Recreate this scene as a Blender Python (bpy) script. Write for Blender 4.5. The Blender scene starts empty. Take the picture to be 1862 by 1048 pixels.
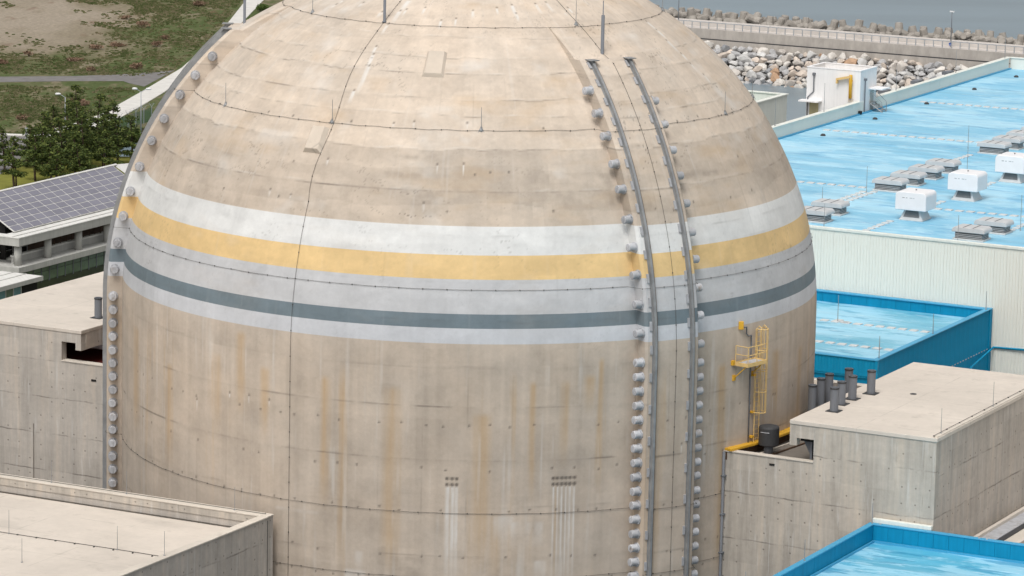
import bpy, math, random
import numpy as np
from mathutils import Vector, Matrix

random.seed(7)
rad = math.radians
scene = bpy.context.scene
COL = scene.collection

# ------------------------------------------------------------------ camera
TH = 0.484342833                     # heading of the plant's grid against world +Y
cam_d = bpy.data.cameras.new('camera')
cam = bpy.data.objects.new('camera', cam_d)
COL.objects.link(cam)
_pitch, _yaw, _roll = 0.185469743, 0.0111397245, 0.0210909592
fw = Vector((math.sin(_yaw) * math.cos(_pitch), math.cos(_yaw) * math.cos(_pitch), -math.sin(_pitch)))
rt = Vector((math.cos(_yaw), -math.sin(_yaw), 0))
up = rt.cross(fw)
rt, up = rt * math.cos(_roll) + up * math.sin(_roll), up * math.cos(_roll) - rt * math.sin(_roll)
CAM = Vector((0, -253.804, 48.3346))
m = Matrix((rt, up, -fw)).transposed().to_4x4()
m.translation = CAM
cam.matrix_world = m
cam_d.sensor_width = 36.0
cam_d.lens = 7004.74 / 1862 * 36
cam_d.clip_start = 1.0
cam_d.clip_end = 9000
scene.camera = cam

# ------------------------------------------------------------------ light
SUN_AZ, SUN_EL = rad(199), rad(58)   # compass-like: 0 = +Y, clockwise
world = bpy.data.worlds.new('World')
scene.world = world
world.use_nodes = True
wn = world.node_tree
bg = wn.nodes['Background']
sky = wn.nodes.new('ShaderNodeTexSky')
sky.sky_type = 'NISHITA'
sky.sun_disc = False
sky.sun_elevation = SUN_EL
sky.sun_rotation = SUN_AZ
sky.air_density = 1.0
sky.dust_density = 5.0
sky.ozone_density = 1.0
hs = wn.nodes.new('ShaderNodeHueSaturation')      # a closed cloud cover: nearly grey light
hs.inputs['Saturation'].default_value = 0.10
wn.links.new(sky.outputs[0], hs.inputs['Color'])
wn.links.new(hs.outputs[0], bg.inputs['Color'])
bg.inputs['Strength'].default_value = 0.15
sun_d = bpy.data.lights.new('sun', 'SUN')
sun_d.energy = 1.2
sun_d.angle = rad(22)
sun_d.color = (1.0, 0.95, 0.88)
sun = bpy.data.objects.new('sun', sun_d)
COL.objects.link(sun)
sdir = Vector((math.sin(SUN_AZ) * math.cos(SUN_EL), math.cos(SUN_AZ) * math.cos(SUN_EL), math.sin(SUN_EL)))
sun.rotation_euler = (-sdir).to_track_quat('-Z', 'Y').to_euler()
sun.location = (0, 0, 120)
vs = scene.view_settings
vs.view_transform = 'Standard'
vs.look = 'None'
vs.gamma = 1.0
vs.use_curve_mapping = False
vs.exposure = 0.0

# ------------------------------------------------------------------ numpy noise
def _hash(i, j, seed):
    i = i.astype(np.int64) & 0xffffffff
    j = j.astype(np.int64) & 0xffffffff
    n = (i * 374761393 + j * 668265263 + seed * 144269504) & 0xffffffff
    n = ((n ^ (n >> 13)) * 1274126177) & 0xffffffff
    n = ((n ^ (n >> 16)) * 1103515245) & 0xffffffff
    return ((n ^ (n >> 15)) & 0xffffff) / float(0xffffff)

def vnoise(u, v, seed=0):
    i, j = np.floor(u), np.floor(v)
    fu, fv = u - i, v - j
    fu = fu * fu * (3 - 2 * fu); fv = fv * fv * (3 - 2 * fv)
    a = _hash(i, j, seed); b = _hash(i + 1, j, seed); c = _hash(i, j + 1, seed); d = _hash(i + 1, j + 1, seed)
    return (a * (1 - fu) + b * fu) * (1 - fv) + (c * (1 - fu) + d * fu) * fv

def fbm(u, v, seed=0, octv=4):
    s, amp, tot = 0, 1.0, 0
    for k in range(octv):
        s = s + amp * (vnoise(u * 2 ** k + 17.3 * k, v * 2 ** k + 9.1 * k, seed + k) - 0.5)
        tot += amp; amp *= 0.55
    return s / tot * 2            # about -1 .. 1

# ------------------------------------------------------------------ node helpers
class NT:
    def __init__(self, name):
        self.mat = bpy.data.materials.new(name)
        self.mat.use_nodes = True
        self.t = self.mat.node_tree
        self.b = self.t.nodes['Principled BSDF']
        self.b.inputs['Roughness'].default_value = 0.85
        self.b.inputs['Specular IOR Level'].default_value = 0.25
    def n(self, typ, **kw):
        nd = self.t.nodes.new(typ)
        for k, v in kw.items(): setattr(nd, k, v)
        return nd
    def set(self, sock, v):
        if isinstance(v, bpy.types.NodeSocket): self.t.links.new(v, sock)
        else:
            if hasattr(sock.default_value, '__len__') and len(sock.default_value) == 4 and len(v) == 3: v = (*v, 1)
            sock.default_value = v
    def m(self, op, a, b=0.0, c=0.0, clamp=False):
        nd = self.n('ShaderNodeMath', operation=op, use_clamp=clamp)
        self.set(nd.inputs[0], a); self.set(nd.inputs[1], b); self.set(nd.inputs[2], c)
        return nd.outputs[0]
    def coord(self, which='Object'):
        return self.n('ShaderNodeTexCoord').outputs[which]
    def pos(self):
        return self.n('ShaderNodeNewGeometry').outputs['Position']
    def sep(self, v):
        nd = self.n('ShaderNodeSeparateXYZ'); self.set(nd.inputs[0], v)
        return nd.outputs[0], nd.outputs[1], nd.outputs[2]
    def comb(self, x, y, z):
        nd = self.n('ShaderNodeCombineXYZ')
        for i, q in enumerate((x, y, z)): self.set(nd.inputs[i], q)
        return nd.outputs[0]
    def scale(self, v, s):
        nd = self.n('ShaderNodeVectorMath', operation='MULTIPLY')
        self.set(nd.inputs[0], v); nd.inputs[1].default_value = s if hasattr(s, '__len__') else (s, s, s)
        return nd.outputs[0]
    def noise(self, v, sc=1.0, det=4.0, ro=0.55, dist=0.0):
        nd = self.n('ShaderNodeTexNoise')
        self.set(nd.inputs['Vector'], v); nd.inputs['Scale'].default_value = sc
        nd.inputs['Detail'].default_value = det; nd.inputs['Roughness'].default_value = ro
        nd.inputs['Distortion'].default_value = dist
        return nd.outputs['Fac']
    def white(self, v):
        nd = self.n('ShaderNodeTexWhiteNoise', noise_dimensions='3D'); self.set(nd.inputs['Vector'], v)
        return nd.outputs['Value']
    def ramp(self, f, stops, interp='LINEAR'):
        nd = self.n('ShaderNodeValToRGB'); cr = nd.color_ramp; cr.interpolation = interp
        while len(cr.elements) < len(stops): cr.elements.new(0.5)
        for e, (p, c) in zip(cr.elements, stops):
            e.position = p; e.color = (*c, 1) if hasattr(c, '__len__') else (c, c, c, 1)
        self.set(nd.inputs[0], f)
        return nd.outputs[0]
    def mix(self, f, a, b, mode='MIX'):
        nd = self.n('ShaderNodeMix', data_type='RGBA', blend_type=mode)
        self.set(nd.inputs[0], f); self.set(nd.inputs[6], a); self.set(nd.inputs[7], b)
        return nd.outputs[2]
    def rng(self, f, a, b, c, d):
        nd = self.n('ShaderNodeMapRange'); self.set(nd.inputs[0], f)
        for i, q in enumerate((a, b, c, d)): nd.inputs[1 + i].default_value = q
        return nd.outputs[0]
    def mulv(self, col, f):       # colour times value
        nd = self.n('ShaderNodeVectorMath', operation='SCALE')
        self.set(nd.inputs[0], col if isinstance(col, bpy.types.NodeSocket) else tuple(col[:3])); self.set(nd.inputs['Scale'], f)
        return nd.outputs[0]
    def bump(self, h, strength=0.3, dist=0.02):
        nd = self.n('ShaderNodeBump'); self.set(nd.inputs['Height'], h)
        nd.inputs['Strength'].default_value = strength; nd.inputs['Distance'].default_value = dist
        self.t.links.new(nd.outputs[0], self.b.inputs['Normal'])
    def out(self, col, rough=None, metal=None, spec=None):
        self.set(self.b.inputs['Base Color'], col)
        if rough is not None: self.set(self.b.inputs['Roughness'], rough)
        if metal is not None: self.set(self.b.inputs['Metallic'], metal)
        if spec is not None: self.set(self.b.inputs['Specular IOR Level'], spec)
        return self.mat

def plain(name, col, rough=0.7, metal=0.0, var=0.12, sc=3.0, spec=0.3):
    t = NT(name); o = t.coord()
    f = t.rng(t.noise(o, sc, 5, 0.6), 0.25, 0.75, 1 - var, 1 + var)
    return t.out(t.mulv(col, f), rough, metal, spec)

def shell_mat(name, col, paint=False):
    """Concrete or paint on the containment: the stain attribute holds rust, deposits, dirt and tone."""
    t = NT(name)
    at = t.n('ShaderNodeAttribute', attribute_name='stain')
    r, g, b = t.sep(at.outputs['Color'])
    tone = at.outputs['Alpha']
    p = t.pos()
    fine = t.rng(t.noise(p, 3.2, 8, 0.72), 0.25, 0.75, 0.93, 1.07)
    med = t.rng(t.noise(p, 0.45, 4, 0.6, 0.4), 0.25, 0.75, 0.95, 1.05)
    k = t.m('MULTIPLY', t.m('MULTIPLY', fine, med), tone)
    if paint: k = t.m('POWER', k, 0.8)
    c = t.mulv(col, k)
    if not paint:
        warm = t.rng(t.noise(p, 0.22, 3, 0.6), 0.3, 0.7, 0, 1)
        c = t.mix(t.m('MULTIPLY', warm, 0.35), c, t.mulv((col[0] * 1.05, col[1] * 0.96, col[2] * 0.86), k))
    c = t.mix(t.m('MULTIPLY', r, 0.3 if paint else 0.85), c, (0.46, 0.295, 0.135))
    c = t.mix(t.m('MULTIPLY', g, 0.3 if paint else 0.85), c, (0.66, 0.645, 0.62))
    c = t.mix(t.m('MULTIPLY', b, 0.55 if paint else 0.8), c, (0.085, 0.075, 0.065))
    h = t.m('SUBTRACT', t.noise(p, 5.0, 5, 0.65), t.m('MULTIPLY', b, 1.2))
    t.bump(h, 0.35, 0.03)
    return t.out(c, 0.6 if paint else 0.9, 0, 0.3 if paint else 0.15)

def wall_mat(name, col, lift=3.0, zoff=0.0, panel=1.83, streak=0.16, holes=True, dark=0.5):
    """Board-marked concrete wall: lifts, form panels, tie holes, drip streaks."""
    t = NT(name); o = t.coord(); x, y, z = t.sep(o)
    h = t.m('ADD', x, y)
    big = t.rng(t.noise(o, 0.16, 4, 0.6), 0.3, 0.7, 0.90, 1.08)
    fine = t.rng(t.noise(o, 2.4, 6, 0.7), 0.25, 0.75, 0.90, 1.10)
    st = t.noise(t.comb(t.m('MULTIPLY', h, 1.5), 3.0, t.m('MULTIPLY', z, 0.10)), 1.0, 5, 0.62)
    stf = t.rng(st, 0.28, 0.72, 1 - streak, 1 + streak * 0.8)
    zl = t.m('DIVIDE', t.m('ADD', z, zoff), lift)
    cell = t.white(t.comb(t.m('FLOOR', t.m('DIVIDE', h, panel)), t.m('FLOOR', zl), t.m('FLOOR', t.m('MULTIPLY', zl, 2.0))))
    cf = t.rng(cell, 0, 1, 0.94, 1.055)
    k = t.m('MULTIPLY', t.m('MULTIPLY', big, fine), t.m('MULTIPLY', stf, cf))
    c = t.mulv(col, k)
    warm = t.rng(st, 0.5, 0.75, 0, 0.4)
    c = t.mix(warm, c, t.mulv((col[0] * 0.96, col[1] * 0.84, col[2] * 0.70), k))
    wob = t.m('MULTIPLY', t.m('SUBTRACT', t.noise(o, 0.8, 4, 0.6), 0.5), 0.10)
    fz = t.m('FRACT', t.m('ADD', zl, wob))
    dz = t.m('MULTIPLY', t.m('MINIMUM', fz, t.m('SUBTRACT', 1.0, fz)), lift)
    ln = t.rng(dz, 0.0, 0.075, 1, 0)
    brk = t.rng(t.noise(o, 0.55, 5, 0.65), 0.42, 0.62, 0, 1)
    ln = t.m('MULTIPLY', ln, brk)
    fx = t.m('FRACT', t.m('DIVIDE', h, panel))
    dx = t.m('MULTIPLY', t.m('MINIMUM', fx, t.m('SUBTRACT', 1.0, fx)), panel)
    lv = t.m('MULTIPLY', t.rng(dx, 0.0, 0.05, 1, 0), t.rng(t.noise(o, 0.9, 4, 0.6), 0.48, 0.68, 0, 0.6))
    tot = t.m('MAXIMUM', ln, lv)
    if holes:
        gx = t.m('SUBTRACT', t.m('FRACT', t.m('DIVIDE', h, 0.915)), 0.5)
        gz = t.m('SUBTRACT', t.m('FRACT', t.m('DIVIDE', t.m('ADD', z, 0.37), 1.05)), 0.5)
        gx = t.m('MULTIPLY', gx, 0.915); gz = t.m('MULTIPLY', gz, 1.05)
        d = t.m('SQRT', t.m('ADD', t.m('MULTIPLY', gx, gx), t.m('MULTIPLY', gz, gz)))
        hid = t.white(t.comb(t.m('FLOOR', t.m('DIVIDE', h, 0.915)), t.m('FLOOR', t.m('DIVIDE', t.m('ADD', z, 0.37), 1.05)), 5.0))
        hole = t.m('MULTIPLY', t.rng(d, 0.035, 0.075, 1, 0), t.rng(hid, 0.35, 0.45, 0, 0.85))
        tot = t.m('MAXIMUM', tot, hole)
    pale = t.rng(t.noise(t.comb(t.m('MULTIPLY', h, 2.6), 9.0, t.m('MULTIPLY', z, 0.22)), 1.0, 4, 0.6), 0.57, 0.70, 0, 0.6)
    c = t.mix(pale, c, (0.60, 0.585, 0.56))
    c = t.mix(t.m('MULTIPLY', tot, dark), c, (0.10, 0.09, 0.08))
    t.bump(t.m('SUBTRACT', t.noise(o, 4.0, 5, 0.65), tot), 0.35, 0.03)
    return t.out(c, 0.92, 0, 0.12)

def roof_concrete(name, col):
    t = NT(name); o = t.coord()
    big = t.rng(t.noise(o, 0.14, 5, 0.6, 0.6), 0.3, 0.7, 0.90, 1.07)
    fine = t.rng(t.noise(o, 1.6, 6, 0.7), 0.25, 0.75, 0.94, 1.06)
    pond = t.rng(t.noise(t.scale(o, (0.35, 0.8, 1)), 0.35, 3, 0.5), 0.60, 0.72, 0, 0.28)
    c = t.mulv(col, t.m('MULTIPLY', big, fine))
    c = t.mix(pond, c, (0.36, 0.33, 0.29))
    x, y, z = t.sep(o); brk = t.rng(t.noise(o, .5, 4, .6), .40, .62, 0, .4)
    for q_, pt_ in ((x, 5.6), (y, 4.3)):
        fr_ = t.m('FRACT', t.m('DIVIDE', q_, pt_)); dd_ = t.m('MULTIPLY', t.m('MINIMUM', fr_, t.m('SUBTRACT', 1.0, fr_)), pt_)
        c = t.mix(t.m('MULTIPLY', t.rng(dd_, 0, .06, 1, 0), brk), c, (0.2, 0.18, 0.155))
    c = t.mix(t.rng(t.noise(t.scale(o, (.7, .7, .7)), 1.0, 6, .72), .58, .70, 0, .30), c, (0.30, 0.265, 0.22))
    t.bump(t.noise(o, 3, 5, 0.6), 0.2, 0.02)
    return t.out(c, 0.9, 0, 0.15)

def membrane(name, base, pale, deep, patch=0.5, rough=0.32):
    """Blue roof coating, rolled on in strips along X and worn pale in patches."""
    t = NT(name); o = t.coord(); x, y, z = t.sep(o)
    strip = t.white(t.comb(t.m('FLOOR', t.m('DIVIDE', y, 1.05)), t.m('FLOOR', t.m('DIVIDE', x, 14.0)), 1.0))
    big = t.noise(t.scale(o, (0.10, 0.16, 1)), 1.0, 5, 0.6, 0.5)
    wear = t.noise(t.scale(o, (0.32, 1.5, 1)), 1.0, 8, 0.74, 0.4)
    f = t.m('ADD', t.m('MULTIPLY', big, 0.6), t.m('MULTIPLY', wear, 0.4))
    c = t.mix(t.m('ADD', t.rng(f, 0.40, 0.60, 0, .5), t.rng(f, 0.495, 0.515, 0, .5)), base, pale)
    d = t.rng(t.noise(t.scale(o, (0.22, 0.9, 1)), 1.0, 5, 0.6), 0.57, 0.62, 0, 0.65)
    c = t.mix(d, c, deep)
    w = t.rng(t.noise(t.scale(o, (0.45, 2.6, 1)), 1.0, 6, 0.7), 0.605, 0.635, 0, patch)
    c = t.mix(w, c, (0.74, 0.82, 0.87))
    c = t.mulv(c, t.rng(strip, 0, 1, 0.93, 1.06))
    fy = t.m('FRACT', t.m('DIVIDE', y, 1.05))
    c = t.mix(t.m('MULTIPLY', t.rng(fy, 0.0, 0.06, 0.35, 0), 1.0), c, deep)
    t.bump(t.noise(o, 1.2, 5, 0.6), 0.15, 0.03)
    ro = t.rng(wear, 0.3, 0.7, rough, rough + 0.25)
    return t.out(c, ro, 0, 0.5)

def streaky(name, col, rough=0.5, amt=0.12, dirt=(0.2, 0.2, 0.18), metal=0.0, spec=0.18):
    """Painted metal or wall with weathering runs down it."""
    t = NT(name); o = t.coord(); x, y, z = t.sep(o)
    h = t.m('ADD', x, y)
    st = t.noise(t.comb(t.m('MULTIPLY', h, 3.0), 1.0, t.m('MULTIPLY', z, 0.25)), 1.0, 5, 0.6)
    b = t.noise(o, 0.5, 4, 0.6)
    k = t.m('MULTIPLY', t.rng(st, 0.3, 0.7, 1 - amt, 1 + amt * 0.6), t.rng(b, 0.3, 0.7, 1 - amt * 0.6, 1 + amt * 0.5))
    c = t.mulv(col, k)
    c = t.mix(t.rng(st, 0.60, 0.8, 0, amt * 2.2), c, dirt)
    return t.out(c, rough, metal, spec)

M = {}
CONC = (0.466, 0.403, 0.340)
M['shell'] = shell_mat('weathered_concrete', CONC)
M['white_band'] = shell_mat('white_paint', (0.585, 0.585, 0.575), True)
M['yellow_band'] = shell_mat('yellow_paint', (0.63, 0.45, 0.22), True)
M['grey_band'] = shell_mat('light_grey_paint', (0.46, 0.462, 0.472), True)
M['dark_band'] = shell_mat('slate_paint', (0.145, 0.185, 0.21), True)
M['pale_band'] = shell_mat('pale_grey_paint', (0.51, 0.52, 0.545), True)
M['wall'] = wall_mat('annex_concrete', (0.462, 0.418, 0.365), streak=0.28, dark=0.7)
M['wall2'] = wall_mat('side_concrete', (0.462, 0.422, 0.378), lift=2.6, zoff=0.8, panel=2.4, streak=0.22, dark=0.7)
M['roof'] = roof_concrete('roof_slab_concrete', (0.60, 0.54, 0.475))
M['blockc'] = roof_concrete('dome_block_concrete', (0.60, 0.52, 0.435))
M['ledgefloor'] = roof_concrete('dark_ledge_concrete', (0.19, 0.168, 0.145))  # darker, browner concrete than the roofs
M['coping'] = roof_concrete('coping_concrete', (0.60, 0.545, 0.475))
t = NT('weathered_grey_cap_paint'); _r = t.n('ShaderNodeObjectInfo').outputs['Random']; _o = t.coord()
_c = t.mulv((0.43, 0.435, 0.455), t.m('MULTIPLY', t.rng(_r, 0, 1, .80, 1.15), t.rng(t.noise(_o, 2.2, 6, .7), .25, .75, .75, 1.2)))
_c = t.mix(t.m('MULTIPLY', t.rng(t.noise(t.pos(), 1.7, 5, .7), .54, .68, 0, .7), t.rng(_r, .3, .9, .2, 1)), _c, (0.24, 0.17, 0.11))
M['cap'] = t.out(_c, 0.55, 0, 0.3)
M['steel'] = plain('rail_steel', (0.29, 0.295, 0.30), 0.5, 0.3, 0.2, 1.5)
M['rusty'] = plain('rusty_steel', (0.12, 0.075, 0.05), 0.8, 0.1, 0.3, 2.0)
M['cable'] = plain('weathered_copper_cable', (0.085, 0.082, 0.075), 0.7)
M['pipe'] = streaky('grey_vent_pipe_paint', (0.17, 0.18, 0.20), 0.55, 0.14)
M['drum'] = plain('charcoal_drum_paint', (0.05, 0.05, 0.052), 0.6, 0, 0.15)
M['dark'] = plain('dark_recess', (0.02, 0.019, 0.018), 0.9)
M['redfloor'] = plain('dark_red_paint', (0.10, 0.018, 0.014), 0.6)
M['yellow'] = plain('safety_yellow_paint', (0.66, 0.37, 0.035), 0.5, 0, 0.15, 4.0)
M['palyellow'] = plain('faded_yellow_paint', (0.69, 0.48, 0.20), 0.55, 0, 0.12, 4.0)
M['blue'] = streaky('blue_cladding', (0.003, 0.235, 0.42), 0.55, 0.13, (0.006, 0.16, 0.29))
M['bluecap'] = streaky('blue_coping', (0.06, 0.33, 0.54), 0.4, 0.06, (0.05, 0.2, 0.32))
M['green'] = streaky('pale_green_cladding', (0.75, 0.75, 0.685), 0.55, 0.018, (0.48, 0.48, 0.42))
M['trim'] = streaky('cream_trim', (0.74, 0.75, 0.69), 0.5, 0.08, (0.35, 0.34, 0.28))
M['mem_t'] = membrane('sky_blue_roof_coating', (0.20, 0.50, 0.69), (0.40, 0.67, 0.81), (0.11, 0.38, 0.61), 0.5)
M['mem_b'] = membrane('turquoise_roof_coating', (0.13, 0.42, 0.56), (0.33, 0.61, 0.76), (0.05, 0.29, 0.46), 0.5)
M['mem_r'] = membrane('blue_green_roof_coating', (0.06, 0.38, 0.56), (0.33, 0.63, 0.78), (0.02, 0.24, 0.42), 0.5)
M['ventgrey'] = plain('vent_cap_metal', (0.52, 0.525, 0.53), 0.5, 0.0, 0.07, 1.5)
M['ventdark'] = plain('vent_louvre_shade', (0.15, 0.155, 0.16), 0.6)
M['fan'] = plain('white_hood_paint', (0.78, 0.77, 0.78), 0.45, 0, 0.04, 1.0)
M['white'] = streaky('white_render', (0.80, 0.79, 0.79), 0.7, 0.06, (0.5, 0.48, 0.45))
M['door'] = plain('khaki_door_paint', (0.42, 0.37, 0.22), 0.5)
M['panel'] = None
M['paver'] = plain('paver_concrete', (0.57, 0.575, 0.57), 0.9, 0, 0.1, 2.0)
M['greycol'] = streaky('grey_render', (0.46, 0.455, 0.43), 0.8, 0.12, (0.22, 0.22, 0.2))
M['lightslab'] = streaky('light_concrete_slab', (0.66, 0.65, 0.62), 0.8, 0.1, (0.3, 0.3, 0.28))
M['frame'] = plain('aluminium_frame', (0.55, 0.55, 0.54), 0.45, 0.4, 0.05)
M['brick'] = plain('brown_rendered_wall', (0.20, 0.145, 0.115), 0.85, 0, 0.25, 0.7)
M['darkgreen'] = plain('dark_olive_wall', (0.035, 0.045, 0.015), 0.3, 0, 0.35, 0.5, 0.5)  # dark olive, slightly glossy tone of the lower facade
M['sign'] = plain('blue_sign_paint', (0.03, 0.09, 0.35), 0.5)
M['lampgrey'] = plain('lamp_post_grey', (0.36, 0.38, 0.40), 0.5, 0.3, 0.08)
M['lamphead'] = plain('lamp_head_white', (0.72, 0.72, 0.72), 0.4, 0, 0.04)
M['bark'] = plain('pine_bark', (0.075, 0.052, 0.038), 0.9, 0, 0.3, 4.0)
t = NT('green_glass'); M['glass'] = t.out(t.mulv((0.115, 0.165, 0.10), t.rng(t.noise(t.coord(), 0.4, 3), 0.3, 0.7, 0.75, 1.3)), 0.15, 0, 0.5)
t = NT('teal_glass'); M['teal'] = t.out(t.mulv((0.13, 0.27, 0.28), t.rng(t.noise(t.coord(), 0.4, 3), 0.3, 0.7, 0.8, 1.2)), 0.15, 0, 0.5)
t = NT('photovoltaic_cells')
_o = t.coord(); _x, _y, _z = t.sep(_o)
_rnd = t.n('ShaderNodeObjectInfo').outputs['Random']
M['panel'] = t.out(t.mulv((0.205, 0.20, 0.24), t.m('MULTIPLY', t.rng(_rnd, 0, 1, 0.93, 1.08), t.rng(t.noise(t.pos(), 0.3, 3), 0.3, 0.7, 0.95, 1.05))), 0.3, 0, 0.5)  # sky reflection is put into the lightened grey base colour

# ------------------------------------------------------------------ mesh helpers
class MB:
    def __init__(self): self.v = []; self.f = []
    def add(self, vs, fs):
        k = len(self.v); self.v += [tuple(q) for q in vs]; self.f += [tuple(i + k for i in f) for f in fs]; return self
    def box(self, x0, x1, y0, y1, z0, z1):
        return self.add([(x0,y0,z0),(x1,y0,z0),(x1,y1,z0),(x0,y1,z0),(x0,y0,z1),(x1,y0,z1),(x1,y1,z1),(x0,y1,z1)],
                        [(3,2,1,0),(4,5,6,7),(0,1,5,4),(1,2,6,5),(2,3,7,6),(3,0,4,7)])
    def prism(self, poly, z0, z1):
        n = len(poly)
        return self.add([(x, y, z0) for x, y in poly] + [(x, y, z1) for x, y in poly],
                        [tuple(range(n))[::-1], tuple(range(n, 2 * n))] + [(i, (i + 1) % n, n + (i + 1) % n, n + i) for i in range(n)])
    def extrude_y(self, prof, y0, y1):        # closed (x, z) profile, counter-clockwise seen from -Y
        n = len(prof)
        return self.add([(x, y0, z) for x, z in prof] + [(x, y1, z) for x, z in prof],
                        [tuple(range(n)), tuple(range(n, 2 * n))[::-1]] + [((i + 1) % n, i, n + i, n + (i + 1) % n) for i in range(n)])
    def extrude_x(self, prof, x0, x1):        # closed (y, z) profile
        n = len(prof)
        return self.add([(x0, y, z) for y, z in prof] + [(x1, y, z) for y, z in prof],
                        [tuple(range(n))[::-1], tuple(range(n, 2 * n))] + [(i, (i + 1) % n, n + (i + 1) % n, n + i) for i in range(n)])
    def tube(self, pts, r, n=8, r1=None, cap=True):
        pts = [Vector(p) for p in pts]; k = len(pts); vs = []; fs = []
        ref = Vector((0, 0, 1)) if abs((pts[-1] - pts[0]).normalized().z) < 0.9 else Vector((1, 0, 0))
        for i, p in enumerate(pts):
            d = (pts[min(i + 1, k - 1)] - pts[max(i - 1, 0)]).normalized()
            u = d.cross(ref).normalized(); w = u.cross(d)
            rr = r if r1 is None else r + (r1 - r) * i / max(k - 1, 1)
            for j in range(n):
                a = 2 * math.pi * j / n
                vs.append(p + u * math.cos(a) * rr + w * math.sin(a) * rr)
        for i in range(k - 1):
            for j in range(n):
                fs.append((i * n + j, (i + 1) * n + j, (i + 1) * n + (j + 1) % n, i * n + (j + 1) % n))
        if cap: fs += [tuple(range(n)), tuple(range((k - 1) * n, k * n))[::-1]]
        return self.add(vs, fs)
    def lathe(self, prof, n=16, axis='z', org=(0, 0, 0)):   # prof: (radius, along)
        vs = []; fs = []
        for r, h in prof:
            for j in range(n):
                a = 2 * math.pi * j / n; c, s = r * math.cos(a), r * math.sin(a)
                q = (c, s, h) if axis == 'z' else ((h, c, s) if axis == 'x' else (s, h, c))
                vs.append((q[0] + org[0], q[1] + org[1], q[2] + org[2]))
        for i in range(len(prof) - 1):
            for j in range(n): fs.append((i * n + j, i * n + (j + 1) % n, (i + 1) * n + (j + 1) % n, (i + 1) * n + j))
        k = len(prof)
        if prof[0][0] > 1e-4: fs.append(tuple(range(n))[::-1])
        if prof[-1][0] > 1e-4: fs.append(tuple(range((k - 1) * n, k * n)))
        return self.add(vs, fs)
    def mesh(self, name, org=(0, 0, 0), smooth=False):
        me = bpy.data.meshes.new(name)
        me.from_pydata([(a - org[0], b - org[1], c - org[2]) for a, b, c in self.v], [], self.f)
        me.update()
        if smooth: me.polygons.foreach_set('use_smooth', [True] * len(me.polygons))
        return me

ORG = {}
def link(name, me, mat, parent=None):
    o = bpy.data.objects.new(name, me)
    COL.objects.link(o)
    if mat is not None and not me.materials: me.materials.append(mat)
    if parent is not None:
        o.parent = parent; ORG[o.name] = ORG[parent.name]
    return o
def bevel(o, w=0.02, seg=2):
    md = o.modifiers.new('bevel', 'BEVEL'); md.width = w; md.segments = seg; md.limit_method = 'ANGLE'; md.angle_limit = rad(40)
    return o
def part(name, mb, mat, parent, smooth=False, bev=0.0):
    o = link(name, mb.mesh(name, ORG[parent.name], smooth), mat, parent)
    if bev: bevel(o, bev)
    return o
def tag(o, label, cat=None, group=None, kind=None):
    o['label'] = label
    if cat: o['category'] = cat
    if group: o['group'] = group
    if kind: o['kind'] = kind
    return o
E1 = Vector((math.sin(TH), math.cos(TH), 0)); E2 = Vector((math.cos(TH), -math.sin(TH), 0))
def W(b, a, z): return E2 * b + E1 * a + Vector((0, 0, z))
def thing(name, label, cat, org, group=None, plant=True):
    """Empty at a thing's base; parts are given in plant coordinates (x to the right, y to the back) or world ones."""
    o = bpy.data.objects.new(name, None); COL.objects.link(o); o.empty_display_size = 0.5
    o.location = W(*org) if plant else org
    if plant: o.rotation_euler.z = -TH
    ORG[o.name] = tuple(org)
    return tag(o, label, cat, group)
def structure(name, mb, mat, label, org=None, plant=True, smooth=False):
    org = org or (0, 0, 0)
    o = link(name, mb.mesh(name, org, smooth), mat)
    o.location = W(*org) if plant else org
    if plant: o.rotation_euler.z = -TH
    return tag(o, label, None, None, 'structure')
def dup(root, org, label, plant=True, rz=None, sc=None):
    r = root.copy(); COL.objects.link(r); r.location = W(*org) if plant else org
    ORG[r.name] = tuple(org)
    if rz is not None: r.rotation_euler.z = rz
    if sc is not None: r.scale = sc
    r['label'] = label
    for ch in root.children:
        c = ch.copy(); COL.objects.link(c); c.parent = r
        for g in ch.children:
            d = g.copy(); COL.objects.link(d); d.parent = c
    return r
def copy_part(src, parent, mat4):
    c = src.copy(); COL.objects.link(c); c.parent = parent; c.matrix_local = mat4; return c

GZ, SEA = -42.0, -44.0

# ================================================================== THE SETTING
t = NT('meadow_soil_and_grass')
_p = t.pos(); _x, _y, _z = t.sep(_p)
n1 = t.noise(t.scale(_p, (0.06, 0.026, 1)), 1.0, 6, 0.62, 0.6)
n2 = t.noise(t.scale(_p, (0.35, 0.14, 1)), 1.0, 6, 0.65)
n3 = t.noise(_p, 1.4, 5, 0.65)
_dx = t.m('MULTIPLY', t.m('ADD', _x, 90.0), 0.05); _dy = t.m('MULTIPLY', t.m('SUBTRACT', _y, 505.0), 0.016)
bare = t.rng(t.m('ADD', t.m('SQRT', t.m('ADD', t.m('MULTIPLY', _dx, _dx), t.m('MULTIPLY', _dy, _dy))), t.m('MULTIPLY', t.m('SUBTRACT', n2, 0.5), 2.2)), 0.2, 1.5, 0.26, 0.0)
f = t.m('ADD', t.m('ADD', t.m('MULTIPLY', n1, 0.55), t.m('MULTIPLY', n2, 0.45)), bare)
c = t.ramp(f, [(0.34, (0.052, 0.074, 0.025)), (0.48, (0.082, 0.104, 0.038)), (0.54, (0.135, 0.128, 0.070)), (0.61, (0.22, 0.185, 0.13)), (0.74, (0.30, 0.255, 0.20))])
c = t.mix(t.rng(t.noise(t.scale(_p, (0.22, 0.10, 1)), 1.0, 4, 0.6), 0.60, 0.72, 0, 0.55), c, (0.15, 0.085, 0.055))
c = t.mulv(c, t.rng(n3, 0.25, 0.75, 0.7, 1.3))
t.bump(n2, 0.8, 0.4)
M['meadow'] = t.out(c, 0.95, 0, 0.1)
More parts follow.
